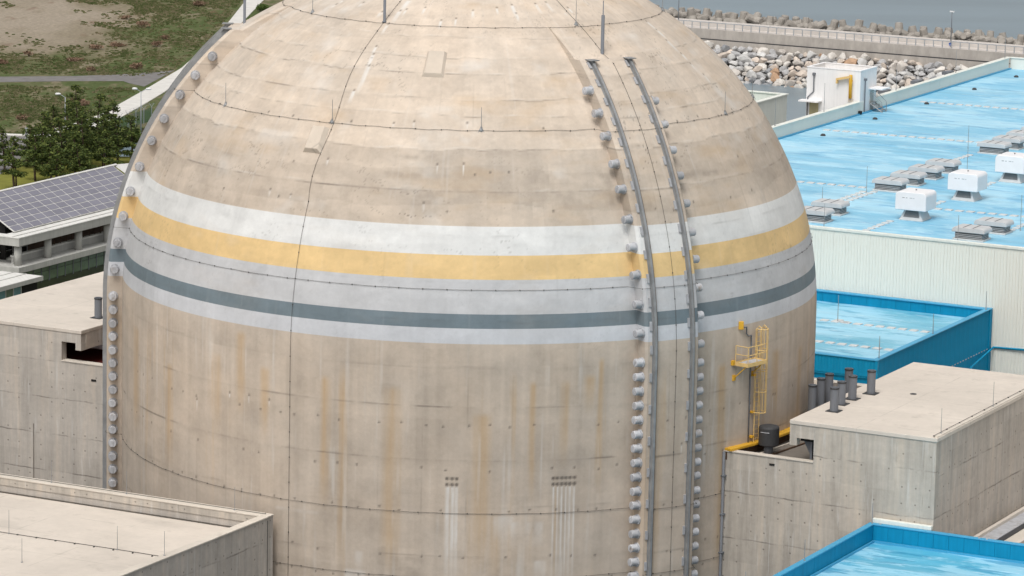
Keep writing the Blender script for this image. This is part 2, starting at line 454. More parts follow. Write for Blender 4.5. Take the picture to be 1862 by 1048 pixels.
t = NT('asphalt_yard'); _p = t.pos()
M['yard'] = t.out(t.mulv((0.16, 0.155, 0.15), t.rng(t.noise(_p, 0.3, 6, 0.65), 0.25, 0.75, 0.8, 1.2)), 0.9)
t = NT('gravel_track'); _p = t.pos()
M['track'] = t.out(t.mulv((0.185, 0.175, 0.17), t.rng(t.noise(_p, 0.6, 6, 0.7), 0.25, 0.75, 0.75, 1.2)), 0.95)
t = NT('lawn_grass'); _p = t.pos()
M['lawn'] = t.out(t.mulv((0.19, 0.19, 0.035), t.rng(t.noise(_p, 0.8, 6, 0.7), 0.25, 0.75, 0.75, 1.2)), 0.95)
t = NT('pale_concrete_paving'); _p = t.pos()
M['paving'] = t.out(t.mulv((0.62, 0.60, 0.565), t.rng(t.noise(_p, 0.5, 6, 0.7), 0.25, 0.75, 0.85, 1.1)), 0.9)
t = NT('sea_water'); _p = t.pos()
wv = t.noise(t.scale(_p, (0.25, 0.9, 1)), 1.0, 6, 0.65, 0.5)
t.bump(wv, 0.25, 0.3)
M['sea'] = t.out(t.mulv((0.17, 0.225, 0.26), t.rng(t.noise(t.scale(_p, (0.01, 0.05, 1)), 1.0, 5, 0.6), 0.3, 0.7, 0.88, 1.12)), 0.3, 0, 0.5)

structure('sea', MB().add([(-2500, -500, SEA), (6000, -500, SEA), (6000, 6000, SEA), (-2500, 6000, SEA)], [(0, 1, 2, 3)]), M['sea'],
          'grey blue sea beyond the breakwater and in the harbour basin')
structure('ground', MB().prism([(-1800, -600), (1500, -600), (1500, 186), (-205, 186), (-225, 400), (-262, 470), (-320, 700), (-700, 3000), (-1800, 3000)], SEA - 3, GZ), M['meadow'],
          'rough meadow of patchy grass and bare soil')
structure('yard', MB().prism([(-100, -300), (200, -300), (200, 182), (-100, 182)], GZ + 0.01, GZ + 0.03), M['yard'], 'asphalt yard between the plant buildings')
def flat(name, pts, mat, z, label, thick=0.02):
    return structure(name, MB().prism(pts[::-1], GZ + z - thick, GZ + z), mat, label, plant=False)
flat('track', [(-88.9, 418.2), (-83.3, 419.7), (-71.0, 422.3), (-62.6, 425.8), (-55.3, 431.5), (-53.7, 433.3), (-57.2, 410.5), (-60.1, 414.4), (-61.4, 417.1), (-70.4, 415.8), (-82.5, 412.6), (-88.0, 411.0)],
     M['track'], 0.04, 'grey gravel track crossing the meadow')
flat('path', [(-69.5, 350.0), (-66.3, 360.1), (-63.4, 366.7), (-61.0, 376.6), (-56.9, 404.9), (-52.7, 435.7), (-50.3, 472.5), (-49.0, 502.9), (-47.7, 550.1), (-44.2, 640.8), (-40.4, 641.5), (-44.1, 548.7), (-46.2, 507.1), (-48.0, 468.7), (-50.9, 432.2), (-53.1, 404.0), (-55.7, 385.2), (-58.0, 370.6), (-61.7, 358.3), (-65.4, 351.7), (-68.0, 344.2)],
     M['paving'], 0.10, 'pale concrete path running along the edge of the meadow', 0.1)
flat('road', [(-79.9, 349.8), (-74.7, 349.9), (-70.7, 349.2), (-69.3, 341.8), (-68.6, 320.5), (-69.9, 310.8), (-73.9, 304.1)], M['track'], 0.06, 'grey road end left of the pines')
flat('kerb', [(-79.9, 351.4), (-74.7, 351.6), (-69.9, 350.9), (-70.2, 349.3), (-74.7, 350.0), (-79.9, 349.9)], M['paving'], 0.14, 'pale kerb along the grey road end', 0.14)
flat('lawn', [(-90, 300), (-70.9, 318.6), (-68.0, 322.2), (-64.6, 321.1), (-57.2, 330.2), (-48, 331), (-40, 299.4), (-40, 240), (-80, 240)], M['lawn'], 0.05, 'mown yellow green lawn beneath the pines')

# ================================================================== CONTAINMENT
R = 23.2
BANDS = [(1.515, 'pale_band'), (2.463, 'dark_band'), (3.338, 'grey_band'), (5.416, 'yellow_band'), (6.853, 'white_band'), (8.54, 'shell')]
BC = [31.6, 31.6 - 120.0]                        # buttress azimuths, 0 = towards the camera, to the right positive
RUST = [(-68.5, -0.6, -7.9, 0.44), (-42.7, -0.5, -6.2, 0.25), (-33.0, -0.8, -5.9, 0.26), (-22.2, -0.9, -9.6, 0.25), (-11.5, -1.2, -13.3, 0.41), (2.2, -2.7, -13.1, 0.42), (9.9, -0.7, -8.6, 0.18), (14.9, -0.7, -6.6, 0.22), (19.1, -0.4, -3.2, 0.35), (43.5, -0.6, -14.6, 0.30), (-37.8, 1.2, -4.4, 0.3), (20.6, 0.6, -8.2, 0.16), (58, -0.5, -6, 0.4), (68, -1.0, -7, 0.4), (-55, -2, -9, 0.3), (4.5, -9, -14, 0.25)]
PALE = [(13.4, -7.43, -14.2, 0.036), (14.1, -7.43, -14.2, 0.036), (14.7, -7.44, -14.2, 0.05), (15.4, -7.46, -14.2, 0.036), (16.0, -7.47, -14.2, 0.05), (16.7, -7.48, -14.3, 0.06), (-2.8, -7.41, -14.2, 0.11), (-2.0, -7.4, -14.2, 0.10), (-1.4, -7.39, -14.2, 0.08), (-6.2, 12.02, 11.46, 0.04), (-1.5, 12.1, 11.38, 0.04), (-8.0, 9.79, 9.22, 0.04), (-15.5, 14.23, 14.01, 0.04), (-11.5, 14.38, 13.95, 0.04), (-1.1, 14.4, 13.94, 0.04), (-26.7, 11.93, 11.56, 0.04), (-36.6, 9.81, 9.34, 0.04), (-32.1, 9.66, 9.44, 0.04), (-47.5, -3.91, -4.73, 0.05), (-40.0, -2.99, -3.34, 0.04), (-36.0, -2.92, -3.45, 0.04), (-32.1, -2.99, -3.4, 0.04), (-31.4, 20.22, 19.88, 0.09), (-25.2, 17.3, 15.6, 0.09), (-25.5, 17.95, 17.02, 0.075), (-25.9, 18.38, 17.9, 0.06), (-26.3, 19.59, 19.0, 0.06), (-25.3, 20.35, 19.63, 0.09), (-24.9, 20.95, 20.3, 0.12), (-26.2, 15.89, 15.1, 0.075), (-10.4, 19.97, 19.47, 0.055), (-5.9, 20.09, 19.65, 0.04), (-0.7, 20.54, 20.11, 0.06), (13.3, 20.84, 20.13, 0.07), (7.6, 20.7, 20.33, 0.05), (13.7, 20.4, 19.98, 0.06), (22.4, 20.88, 20.31, 0.07), (27.0, 20.94, 20.38, 0.06), (-53.1, 20.3, 20.04, 0.07), (-52.4, 20.58, 20.37, 0.07), (-42.2, 20.58, 20.31, 0.07), (-23.5, 20.44, 20.1, 0.05), (-17.3, 20.59, 20.22, 0.05), (34, 20.61, 20.19, 0.05), (62.2, 19.5, 18.9, 0.08), (62.3, 19.0, 18.4, 0.08), (61.5, 18.4, 17.6, 0.1), (62.2, 17.6, 17.1, 0.08), (62.2, 17.0, 16.4, 0.08), (63.9, 16.29, 15.7, 0.08), (65.5, 15.49, 15.0, 0.07), (36.5, -5.2, -6.0, 0.04), (48.5, -0.8, -2.6, 0.04), (57.5, -3.6, -5.2, 0.04), (50.5, -3.5, -5.5, 0.04)]
PATCH = [(9.4, -9.6, -11.3, 1.1, .6), (5.7, -9.2, -10.9, .7, .45), (11.6, -12.1, -13.6, .45, .6), (-17.0, -13.0, -14.2, .8, .5), (-16.4, -11.8, -13.3, .35, .35), (-55, 13.2, 12.6, 1.4, .4), (-40, 13.3, 12.3, 1.5, .35), (-27, -9.6, -9.9, 1.6, .35)]
DPATCH = [(-9, -11.9, -13.5, 1.2, .22), (4.0, -12.1, -13.4, .7, .3), (-12, 12.6, 12.2, .9, .35), (33.5, 13.3, 12.9, 1.2, .4), (30, 9.8, 9.2, 1.6, .25), (44, 11.2, 10.7, 2.0, .3), (-13, 11.6, 11.0, 1.6, .2), (24, 11.5, 9.5, .5, .25)]
SEAM_C = [(7.95, .55), (5.25, .35), (2.85, .5), (0.05, .35), (-2.45, .75), (-5.8, .95), (-8.75, .45), (-11.9, .4)]
SEAM_D = [(10.53, 1.0), (12.9, .75), (14.81, .8), (15.73, .85), (17.15, .85), (18.0, .6), (19.1, .4)]

def stain(az, z, radius_h):
    """rust, pale deposits, dirt and tone for points at azimuth az (deg) and height z on the shell."""
    u = np.radians(az) * R                       # arc length at the springline
    s = np.where(z > 0, R * np.arcsin(np.clip(z / R, -1, 1)), z)
    hs_ = np.maximum(radius_h / R, 0.2)
    on_dome = np.clip(z / 4.0, 0, 1)
    tone = 1 + 0.11 * fbm(u * .12, s * .16, 1) + 0.10 * fbm(u * .7, s * .9, 2)
    vst = fbm(u * 2.3, s * .06, 3, 5)
    vst2 = fbm(u * .75, s * .03, 31, 4)
    tone += (0.105 * vst + 0.06 * vst2) * (1 - .55 * on_dome)
    tone += (0.10 * fbm(u * .22, s * 1.3, 32, 4) + .05 * fbm(u * 1.2, s * 2.5, 34, 3)) * on_dome
    lift = np.where(z > 0, np.floor(s / 2.45 + .3 * fbm(u * .12, s * 0 + 3, 8, 3)), np.floor((s + .05) / 3.2))
    tone += 0.055 * (_hash(np.floor(u / 2.75 + .5 * _hash(lift, lift * 0, 4)), lift, 5) - .5) + 0.05 * (_hash(lift, lift * 0 + 7, 6) - .5) * (1 + on_dome)
    tone += np.where(z > 8.54, np.where(s > R * math.asin(12.9 / R) + .20 * fbm(u * .22, s * 0 + 12.9, 23, 4), .17, .02), 0.06 * on_dome)
    rust = np.zeros_like(z); pale = np.zeros_like(z); dark = np.zeros_like(z)
    # hard-edged worn skin and made-good rectangles
    n6 = fbm(u * .42, s * .8, 61, 6); n7 = fbm(u * .9, s * 1.1, 62, 6)
    tone += .055 * np.clip((n6 - .12) / .04, 0, 1) * (.35 + .65 * on_dome) - .05 * np.clip((n7 - .2) / .04, 0, 1) * (.4 + .6 * on_dome)
    rep = _hash(np.floor(u / 1.375), np.floor(s / 1.15), 63)
    tone += np.where(rep > .955, .055, 0) - np.where(rep < .04, .045, 0)
    crk = np.abs(fbm(u * .35, s * .5, 64, 5)) < .006
    dark = np.maximum(dark, crk * on_dome * np.clip(fbm(u * .15, s * .2, 65) + .15, 0, 1) * .8)
    # stripes of rust
    for a0, z1, z0, w in RUST:
        ix = np.nonzero((np.abs(az - a0) < 3) & (z < z1) & (z > z0))[0]
        du = np.radians(az[ix] - a0) * R
        prof = np.clip(1.35 - np.abs(du) / (w * 1.35), 0, 1)
        k = prof * (0.55 + .6 * fbm(u[ix] * 3.2, s[ix] * .12, 11)) * np.clip((z1 - z[ix]) / .4, 0, 1) * np.clip((z[ix] - z0) / 2.5, 0, 1)
        rust[ix] = np.maximum(rust[ix], np.clip(k, 0, 1) * .8)
    rust = np.maximum(rust, np.clip(fbm(u * 1.4, s * .05, 12, 5) - .28, 0, 1) * 1.3 * np.clip(-z / 2, 0, 1) * np.clip((z + 16) / 6, 0, 1))
    rust = np.maximum(rust, np.clip(fbm(u * .25, s * .7, 13) - .18, 0, 1) * .55 * on_dome)
    # white runs from tie holes and joints
    for a0, z1, z0, w in PALE:
        ix = np.nonzero((np.abs(az - a0) < 3) & (z < z1 + .2) & (z > z0))[0]
        zi, ri, si = z[ix], radius_h[ix], s[ix]
        du = np.radians(az[ix] - a0) * ri + .006 * np.sin(si * 5)
        w = w * (1.5 if z1 > 14.5 else 1.0)
        k = np.clip(1.5 - np.abs(du) / w, 0, 1) * np.clip((z1 - zi) / .06, 0, 1) * np.clip((zi - z0) / (.55 * (z1 - z0)), 0, 1)
        pale[ix] = np.maximum(pale[ix], k * (.75 + .5 * fbm(u[ix] * 4, si * 1.2, 14)))
        hole = np.clip(1.5 - np.sqrt((np.radians(az[ix] - a0) * ri) ** 2 + ((zi - z1 - .04) / np.maximum(hs_[ix], .4)) ** 2) / .075, 0, 1)
        dark[ix] = np.maximum(dark[ix], hole * .8)
    for a0, z1, z0, w, amt in PATCH:
        ix = np.nonzero((np.abs(az - a0) < 8) & (z < z1) & (z > z0))[0]
        zi = z[ix]
        du = np.radians(az[ix] - a0) * radius_h[ix]
        k = np.clip((w - np.abs(du)) / .2, 0, 1) * np.clip((z1 - zi) / .15, 0, 1) * np.clip((zi - z0) / (.7 * (z1 - z0)), 0, 1)
        pale[ix] = np.maximum(pale[ix], np.clip(k * (.8 + 1.1 * fbm(u[ix] * 1.5, s[ix] * .7, 15)), 0, 1) * amt)
    for a0, z1, z0, w, amt in DPATCH:
        ix = np.nonzero((np.abs(az - a0) < 8) & (z < z1) & (z > z0))[0]
        zi = z[ix]
        du = np.radians(az[ix] - a0) * radius_h[ix]
        k = np.clip((w - np.abs(du)) / .3, 0, 1) * np.clip((z1 - zi) / .2, 0, 1) * np.clip((zi - z0) / .2, 0, 1)
        dark[ix] = np.maximum(dark[ix], np.clip(k * (.7 + 1.2 * fbm(u[ix] * 1.5, s[ix] * 1.5, 16)), 0, 1) * amt)
    # small white runs in rows on the upper dome and faint ones elsewhere
    pale = np.maximum(pale, np.clip(fbm(u * 3.0, s * .16, 17, 4) - .36, 0, 1) * 1.3 * np.where(z > 0, .5, .8))
    pale = np.maximum(pale, np.clip(fbm(u * .3, s * .45, 18) - .30, 0, 1) * 1.1 * on_dome)
    # lift joints
    for z0, amt in SEAM_C:
        wob = .05 * fbm(u * .8, s * 0 + z0, 21)
        d = z - (z0 + wob)
        line = np.exp(-(d / .05) ** 2)
        msk = np.clip(.05 + 2.2 * fbm(u * .45, s * 0 + z0 * 3, 22, 5), .06, 1)
        dark = np.maximum(dark, line * msk * amt * .85)
        tone -= .06 * np.clip(1 + d / .5, 0, 1) * (d < 0) * amt
    for z0, amt in SEAM_D:
        s0 = R * math.asin(z0 / R)
        wob = .20 * fbm(u * .22, s * 0 + z0, 23, 4) + .07 * fbm(u * 1.1, s * 0 + z0, 24, 3)
        d = s - (s0 + wob)
        line = np.exp(-(d / .045) ** 2)
        msk = np.clip(.30 + 1.8 * fbm(u * .5, s * 0 + z0 * 3, 25, 5), .08, 1)
        dark = np.maximum(dark, line * msk * amt * .8)
        tone += (.07 * np.clip(1 - d / .9, 0, 1) * (d > 0) - .055 * np.clip(1 + d / .7, 0, 1) * (d < 0)) * amt * (.6 + fbm(u * .3, s * 0 + z0, 26))
        edge = np.exp(-((d - .10) / .05) ** 2) * np.clip(fbm(u * .6, s * 0 + z0, 27) + .1, 0, 1)
        pale = np.maximum(pale, edge * .55)
    # form panel joints
    fu = u / 2.75; du = np.abs(fu - np.round(fu)) * 2.75
    dark = np.maximum(dark, np.exp(-(du / .04) ** 2) * np.clip(fbm(u * .2, s * .35, 28) - .05, 0, 1) * .45)
    # tie holes in rows
    for z0 in (-3.6, -6.4, -9.0, -11.9, -13.4, 9.4, 11.6, 14.1):
        k = np.round(u / 1.375)
        du = (u - (k + .35 * (_hash(k, k * 0 + int(z0 * 10), 29) - .5)) * 1.375) * np.where(z > 0, hs_, 1)
        dz = (z - z0 - .22 * (_hash(k, k * 0 + int(z0 * 7), 30) - .5))
        seen = _hash(k, k * 0 + int(z0 * 3), 33) > (.3 if z0 < 0 else .78)
        dark = np.maximum(dark, np.clip(1.6 - np.sqrt(du ** 2 + dz ** 2) / .065, 0, 1) * seen * .85)
    # boxed-out ducts with white runs below
    for a0 in [13.4, 14.05, 14.75, 15.4, 16.05, 16.75, -2.9, -2.15, -1.45]:
        for zz in (-6.95, -7.33):
            du = np.radians(az - a0) * R
            dark = np.maximum(dark, np.clip(2.0 - np.sqrt(du ** 2 + (z - zz) ** 2) / .075, 0, 1))
    tone = 1 + (tone - 1) * np.where(z < 1.5, 1.15, 1.0)
    return np.clip(np.stack([rust, pale, dark, tone], 1), 0, 2).astype(np.float32)

def grid_mesh(name, P, col=None, closed=False):
    """P: (rows, cols, 3) -> smooth quad mesh."""
    r, c, _ = P.shape
    me = bpy.data.meshes.new(name)
    i = np.arange((r - 1) * (c if closed else c - 1))
    w = c if closed else c - 1
    a, b = i // w, i % w
    b1 = (b + 1) % c
    q = np.stack([a * c + b, a * c + b1, (a + 1) * c + b1, (a + 1) * c + b], 1)
    me.vertices.add(r * c); me.vertices.foreach_set('co', P.reshape(-1).astype(np.float32))
    me.loops.add(q.size); me.loops.foreach_set('vertex_index', q.reshape(-1).astype(np.int32))
    me.polygons.add(len(q)); me.polygons.foreach_set('loop_start', np.arange(0, q.size, 4, dtype=np.int32))
    me.polygons.foreach_set('loop_total', np.full(len(q), 4, dtype=np.int32))
    me.update(calc_edges=True); me.validate()
    me.polygons.foreach_set('use_smooth', np.ones(len(q), dtype=bool))
    if col is not None:
        at = me.attributes.new('stain', 'FLOAT_COLOR', 'POINT'); at.data.foreach_set('color', col.reshape(-1))
    return me

cont = thing('containment_building', 'huge domed concrete reactor containment with white, yellow and slate painted bands', 'reactor building', (0, 0, GZ), plant=False)
azs = np.concatenate([np.arange(-97, 97.01, .22), np.arange(100, 262, 3.0)])
def ring_rows(zs): return np.array(zs)
def shell_part(name, zs, mat, label=None):
    zs = np.array(zs)
    rh = np.where(zs > 0, np.sqrt(np.maximum(R * R - zs * zs, 0)), R)
    A, Z = np.meshgrid(azs, zs); RH = np.repeat(rh[:, None], len(azs), 1)
    # gentle unevenness of the cast surface
    off = .02 * fbm(np.radians(A) * R * .25, Z * .4, 41, 3)
    rr = RH + off * np.minimum(RH, 1)
    P = np.stack([np.sin(np.radians(A)) * rr, -np.cos(np.radians(A)) * rr, Z - GZ], 2)
    me = grid_mesh(name, P, stain(A.ravel(), Z.ravel(), np.maximum(RH.ravel(), .05)), True)
    o = link(name, me, mat, cont)
    if label: o['label'] = label
    return o
def zrange(z0, z1, step=.09):                     # rows spaced evenly along the meridian
    if z1 <= 0: return list(np.linspace(z0, z1, max(2, int((z1 - z0) / step))))
    e0, e1 = math.asin(max(z0, 0) / R), math.asin(min(z1 / R, 1))
    return [R * math.sin(e) for e in np.linspace(e0, e1, max(2, int((e1 - e0) * R / step)))]
shell_part('cylinder_wall', [GZ, -30, -20, -16] + zrange(-15.6, 0) + zrange(0, BANDS[0][0])[1:], M['shell'])
for i, (z0, mt) in enumerate(BANDS[:-1]):
    shell_part(['pale_stripe', 'slate_stripe', 'grey_stripe', 'yellow_stripe', 'white_stripe'][i], zrange(z0, BANDS[i + 1][0]), M[mt],
               ['pale grey painted stripe', 'dark slate painted stripe', 'light grey painted stripe', 'yellow painted stripe', 'white painted stripe'][i])
shell_part('dome', zrange(BANDS[-1][0], R * math.sin(rad(69))) + [R * math.sin(rad(e)) for e in (71, 74, 78, 82, 86, 89.9)], M['shell'])

# ---- buttresses with tendon caps and rails
RB = 24.2
def bframe(i):
    c = rad(BC[i]); return Vector((math.sin(c), -math.cos(c), 0)), Vector((math.cos(c), math.sin(c), 0))
def bpoint(i, r, z, o):
    d, tg = bframe(i)
    rh = math.sqrt(max(r * r - (z * z if z > 0 else 0) - o * o, 0.01))
    return d * rh + tg * o + Vector((0, 0, z))
def r_out(z): return RB if z <= 18.0 else 23.1 + .72 * max(0, 1 - (z - 18.0) / 2.75)
bz = [GZ, -30, -20, -16] + zrange(-15.6, 0, .11) + zrange(0, 18.0, .11)[1:]
for zb, _ in BANDS: bz.append(zb)
bz = sorted(set(round(z, 4) for z in bz))
wedge_z = zrange(18.0, 20.8, .11)
buttress = []
for bi in range(2):
    offs = np.linspace(-1.85, 1.85, 43)
    rows = [(z, RB) for z in bz] + [(z, r_out(z + 1e-4)) for z in wedge_z]
    prof = [('in', -2.0)] + [('m', k / 8) for k in range(1, 9)] + [('out', o) for o in offs] + [('n', k / 8) for k in range(0, 8)] + [('in', 2.0)]
    P = np.zeros((len(rows), len(prof), 3)); RH = np.zeros((len(rows), len(prof)))
    for ri, (z, ro) in enumerate(rows):
        rin = 22.8
        for ci, (kd, o) in enumerate(prof):
            if kd == 'in': q = bpoint(bi, rin, z, o)
            elif kd == 'm': q = bpoint(bi, rin + (max(ro - .15, rin + .05) - rin) * o, z, -2.0)
            elif kd == 'n': q = bpoint(bi, max(ro - .15, rin + .05) + (rin - max(ro - .15, rin + .05)) * o, z, 2.0)
            else: q = bpoint(bi, ro, z, o)
            P[ri, ci] = q; P[ri, ci, 2] -= GZ
    A = np.degrees(np.arctan2(P[..., 0], -P[..., 1])); RHf = np.hypot(P[..., 0], P[..., 1])
    st = stain(A.ravel() + 3.0, P[..., 2].ravel() + GZ, RHf.ravel())
    me = grid_mesh('buttress', P, st)
    bo = link('buttress', me, M['shell'], cont)
    bo['label'] = ['right vertical buttress strip with two steel rails', 'left vertical buttress seen edge-on along the silhouette'][bi]
    for k in ('pale_band', 'dark_band', 'grey_band', 'yellow_band', 'white_band'): me.materials.append(M[k])
    nc = len(prof) - 1
    zmid = np.array([(rows[i][0] + rows[i + 1][0]) / 2 for i in range(len(rows) - 1)])
    mi = np.zeros(len(zmid), dtype=np.int32)
    for k in range(5): mi[(zmid > BANDS[k][0]) & (zmid < BANDS[k + 1][0])] = k + 1
    me.polygons.foreach_set('material_index', np.repeat(mi, nc))
    md = bo.modifiers.new('split', 'EDGE_SPLIT'); md.split_angle = rad(35)
    buttress.append(bo)

capm = MB().lathe([(.32, 0), (.32, .06), (.255, .062), (.255, .50), (.235, .53), (.0, .532)], 22, 'x')
capm.box(.53, .57, -.18, .18, -.03, .03)
for k_ in range(6):
    an_ = k_ * math.pi / 3 + .3; capm.box(.06, .10, .30 * math.cos(an_) - .022, .30 * math.cos(an_) + .022, .30 * math.sin(an_) - .022, .30 * math.sin(an_) + .022)
cap_me = capm.mesh('tendon_cap'); 
cap_me.materials.append(M['cap'])
ZL = [16.27, 15.0, 13.7, 12.1, 10.63, 8.88, 7.22, 5.57, 3.79, 2.02] + [.18 - .905 * k for k in range(18)]
ZR = [15.5, 14.11, 12.65, 11.15, 9.53, 7.79, 6.2, 4.44, 2.75, .96] + [-.23 - .905 * k for k in range(17)]
for bi in range(2):
    for side, zz in ((-1, ZL if bi == 0 else ZR), (1, ZR if bi == 0 else ZL)):
        for z in zz:
            d, tg = bframe(bi)
            q = bpoint(bi, 23.78, z, 2.0 * side) + tg * side * .0
            x = (tg * side).normalized()
            nrm = Vector((q.x, q.y, max(q.z, 0))).normalized()
            x = (x + Vector((random.uniform(-.05, .05), random.uniform(-.05, .05), random.uniform(-.05, .05)))).normalized()
            up_ = (nrm - x * nrm.dot(x)).normalized(); yv = up_.cross(x)
            if random.random() < .5: up_, yv = (up_ + yv * random.uniform(-.8, .8)).normalized(), None
            yv = up_.cross(x)
            mat = Matrix((x, yv, up_)).transposed().to_4x4()
            mat.translation = q - Vector((0, 0, GZ))
            o = bpy.data.objects.new('tendon_cap', cap_me); COL.objects.link(o); o.parent = buttress[bi]; o.matrix_local = mat
    # rails
    for o_ in (-1.4, 1.4):
        zs = [GZ, -28, -16] + list(np.linspace(-15, 0, 16)) + zrange(0, 18.05, .7)[1:]
        mb = MB()
        def sect(z, w0, w1, h0, h1): return [bpoint(bi, RB + h, z, o_ + w) - Vector((0, 0, GZ)) for w, h in ((w0, h0), (w1, h0), (w1, h1), (w0, h1))]
        for w0, w1, h0, h1 in ((-.17, .17, -.02, .045), (-.12, .04, .04, .27)):
            vs_ = []; fs_ = []
            for z in zs: vs_ += sect(z, w0, w1, h0, h1)
            for k in range(len(zs) - 1):
                for j in range(4): fs_.append((k * 4 + j, k * 4 + (j + 1) % 4, k * 4 + 4 + (j + 1) % 4, k * 4 + 4 + j))
            fs_ += [(3, 2, 1, 0), tuple(len(vs_) - 4 + j for j in range(4))]
            mb.add(vs_, fs_)
        pl = sect(18.02, -.30, .30, -.05, .42); pu = [v + Vector((0, 0, .05)) for v in pl]
        mb.add(pl + pu, [(3, 2, 1, 0), (4, 5, 6, 7), (0, 1, 5, 4), (1, 2, 6, 5), (2, 3, 7, 6), (3, 0, 4, 7)])
        rail = link('guide_rail', mb.mesh('guide_rail'), M['steel'], buttress[bi])
        mb = MB(); vs_ = []; fs_ = []
        for z in zs: vs_ += sect(z, .04, .11, .045, .21)
        for k in range(len(zs) - 1):
            for j in range(4): fs_.append((k * 4 + j, k * 4 + (j + 1) % 4, k * 4 + 4 + (j + 1) % 4, k * 4 + 4 + j))
        link('rail_side_bar', mb.add(vs_, fs_).mesh('rail_side_bar'), M['rusty'] if bi == 0 else M['steel'], buttress[bi])  # solid bar; dark colour on the right buttress paints the groove's shade
        mb = MB()
        for z in [q_ for q_ in zs if q_ > -15.5][::2]:
            z2 = z + .55 if z < 0 else z + .55 * math.sqrt(max(.15, 1 - (z / R) ** 2))
            a_ = sect(z, -.34, -.19, -.02, .09); b_ = sect(z2, -.34, -.19, -.02, .09)
            mb.add(a_ + b_, [(3, 2, 1, 0), (4, 5, 6, 7), (0, 1, 5, 4), (1, 2, 6, 5), (2, 3, 7, 6), (3, 0, 4, 7)])
        link('rail_clamps', mb.mesh('rail_clamps'), M['cap'], buttress[bi])['kind'] = 'stuff'

# ---- conductor cables, rods and masts
def r_at(az, z):
    r = R
    for bi in range(2):
        off = math.sin(rad(az - BC[bi])) * R * (math.sqrt(max(0, 1 - (z / R) ** 2)) if z > 0 else 1)
        if abs(off) < 2.05 and math.cos(rad(az - BC[bi])) > 0 and z < 20.6: r = max(r, r_out(z) if z > 18 else RB)
    return r
def spt(az, z, lift=.05):
    r = r_at(az, z) + lift
    rh = math.sqrt(max(r * r - (z * z if z > 0 else 0), .01))
    return Vector((math.sin(rad(az)) * rh, -math.cos(rad(az)) * rh, z))
def cable(pts, clip=1.35, r=.011, hang=0.0):
    mb = MB(); mb.tube(pts, r, 5)
    acc = 0
    for p0, p1 in zip(pts[:-1], pts[1:]):
        acc += (p1 - p0).length
        if acc > clip:
            acc = 0; mb.lathe([(.0, -.035), (.033, -.03), (.033, .03), (0, .035)], 6, 'z', p1)
    return part('conductor_cable', mb, M['cable'], cont)
rng = random.Random(3)
for z0, jit in ((19.68, .02), (14.02, .03), (4.80, .01), (-9.12, .02), (-13.25, .02)):
    pts = []; a = -96.0
    while a <= 96:
        pts.append(spt(a, z0 + jit * math.sin(a * .9) * rng.random())); a += 1.25 if z0 < 15 else 2.0
    cable(pts)
cable([spt(-28.3 + (.5 if z > 10 else 0) * math.sin(z), z) for z in [R * math.sin(rad(e)) for e in range(68, 0, -2)] + list(np.arange(0, -16, -.8))])
cable([spt(32.0, z) for z in [R * math.sin(rad(e)) for e in range(66, 0, -2)] + list(np.arange(0, -16, -.8))])
cable([spt(-88.4 + .0, z) for z in np.arange(17, -14, -1.0)])
def rod(az, z, h=1.45, r=.022, base=True, mat='steel'):
    p = spt(az, z, -.02); mb = MB()
    mb.tube([p, p + Vector((0, 0, h * .5)), p + Vector((0, 0, h))], r * 1.2, 6, r * .7)
    if base:
        mb.lathe([(.13, -.06), (.13, .03), (.05, .16), (0, .17)], 8, 'z', p)
        for k in range(3):
            an = 2.1 * k + az; mb.tube([p + Vector((.22 * math.cos(an), .22 * math.sin(an), -.12)), p + Vector((0, 0, .28))], .018, 4)
    return part('lightning_rod', mb, M[mat], cont)
for az in (-59, -28.3, 1.6, 61): rod(az, 14.02)
rod(31.0, 19.75, 1.6); rod(-59, 19.7, 1.6); rod(88, 19.6, 1.2); rod(88, 14.0)
def mast(p, h, r):
    mb = MB(); mb.lathe([(r * 1.7, 0), (r * 1.7, .05), (r, .08), (r, h), (r * .3, h + .02), (r * .25, h + .9), (0, h + .95)], 10, 'z', p)
    return part('mast', mb, M['pipe'], cont, True)
mast(spt(32.0, 18.02, -.25), 2.65, .11); mast(spt(-28.0, 19.7, -.03), 3.2, .09); mast(spt(-88.4, 18.05, -.2), 2.8, .09)

# ---- raised blocks on the dome
def block(az0, az1, e0, e1, tck):
    vs_ = []
    for rr, s_ in ((R - .1, 1.0), (R + tck, 0.0)):
        for a_, e_ in ((az0 - s_, e0 - s_ * .7), (az1 + s_, e0 - s_ * .7), (az1 + s_, e1 + s_ * .2), (az0 - s_, e1 + s_ * .2)):
            ca, ea = rad(a_), rad(e_)
            vs_.append((math.sin(ca) * math.cos(ea) * rr, -math.cos(ca) * math.cos(ea) * rr, math.sin(ea) * rr))
    mb = MB().add(vs_, [(4, 5, 6, 7), (0, 1, 5, 4), (1, 2, 6, 5), (2, 3, 7, 6), (3, 0, 4, 7)])
    return part('concrete_block', mb, M['blockc'], cont, False, .03)
block(-11.2, -7.4, 47.2, 51.8, .20); block(-31.6, -29.0, 32.2, 36.0, .30)

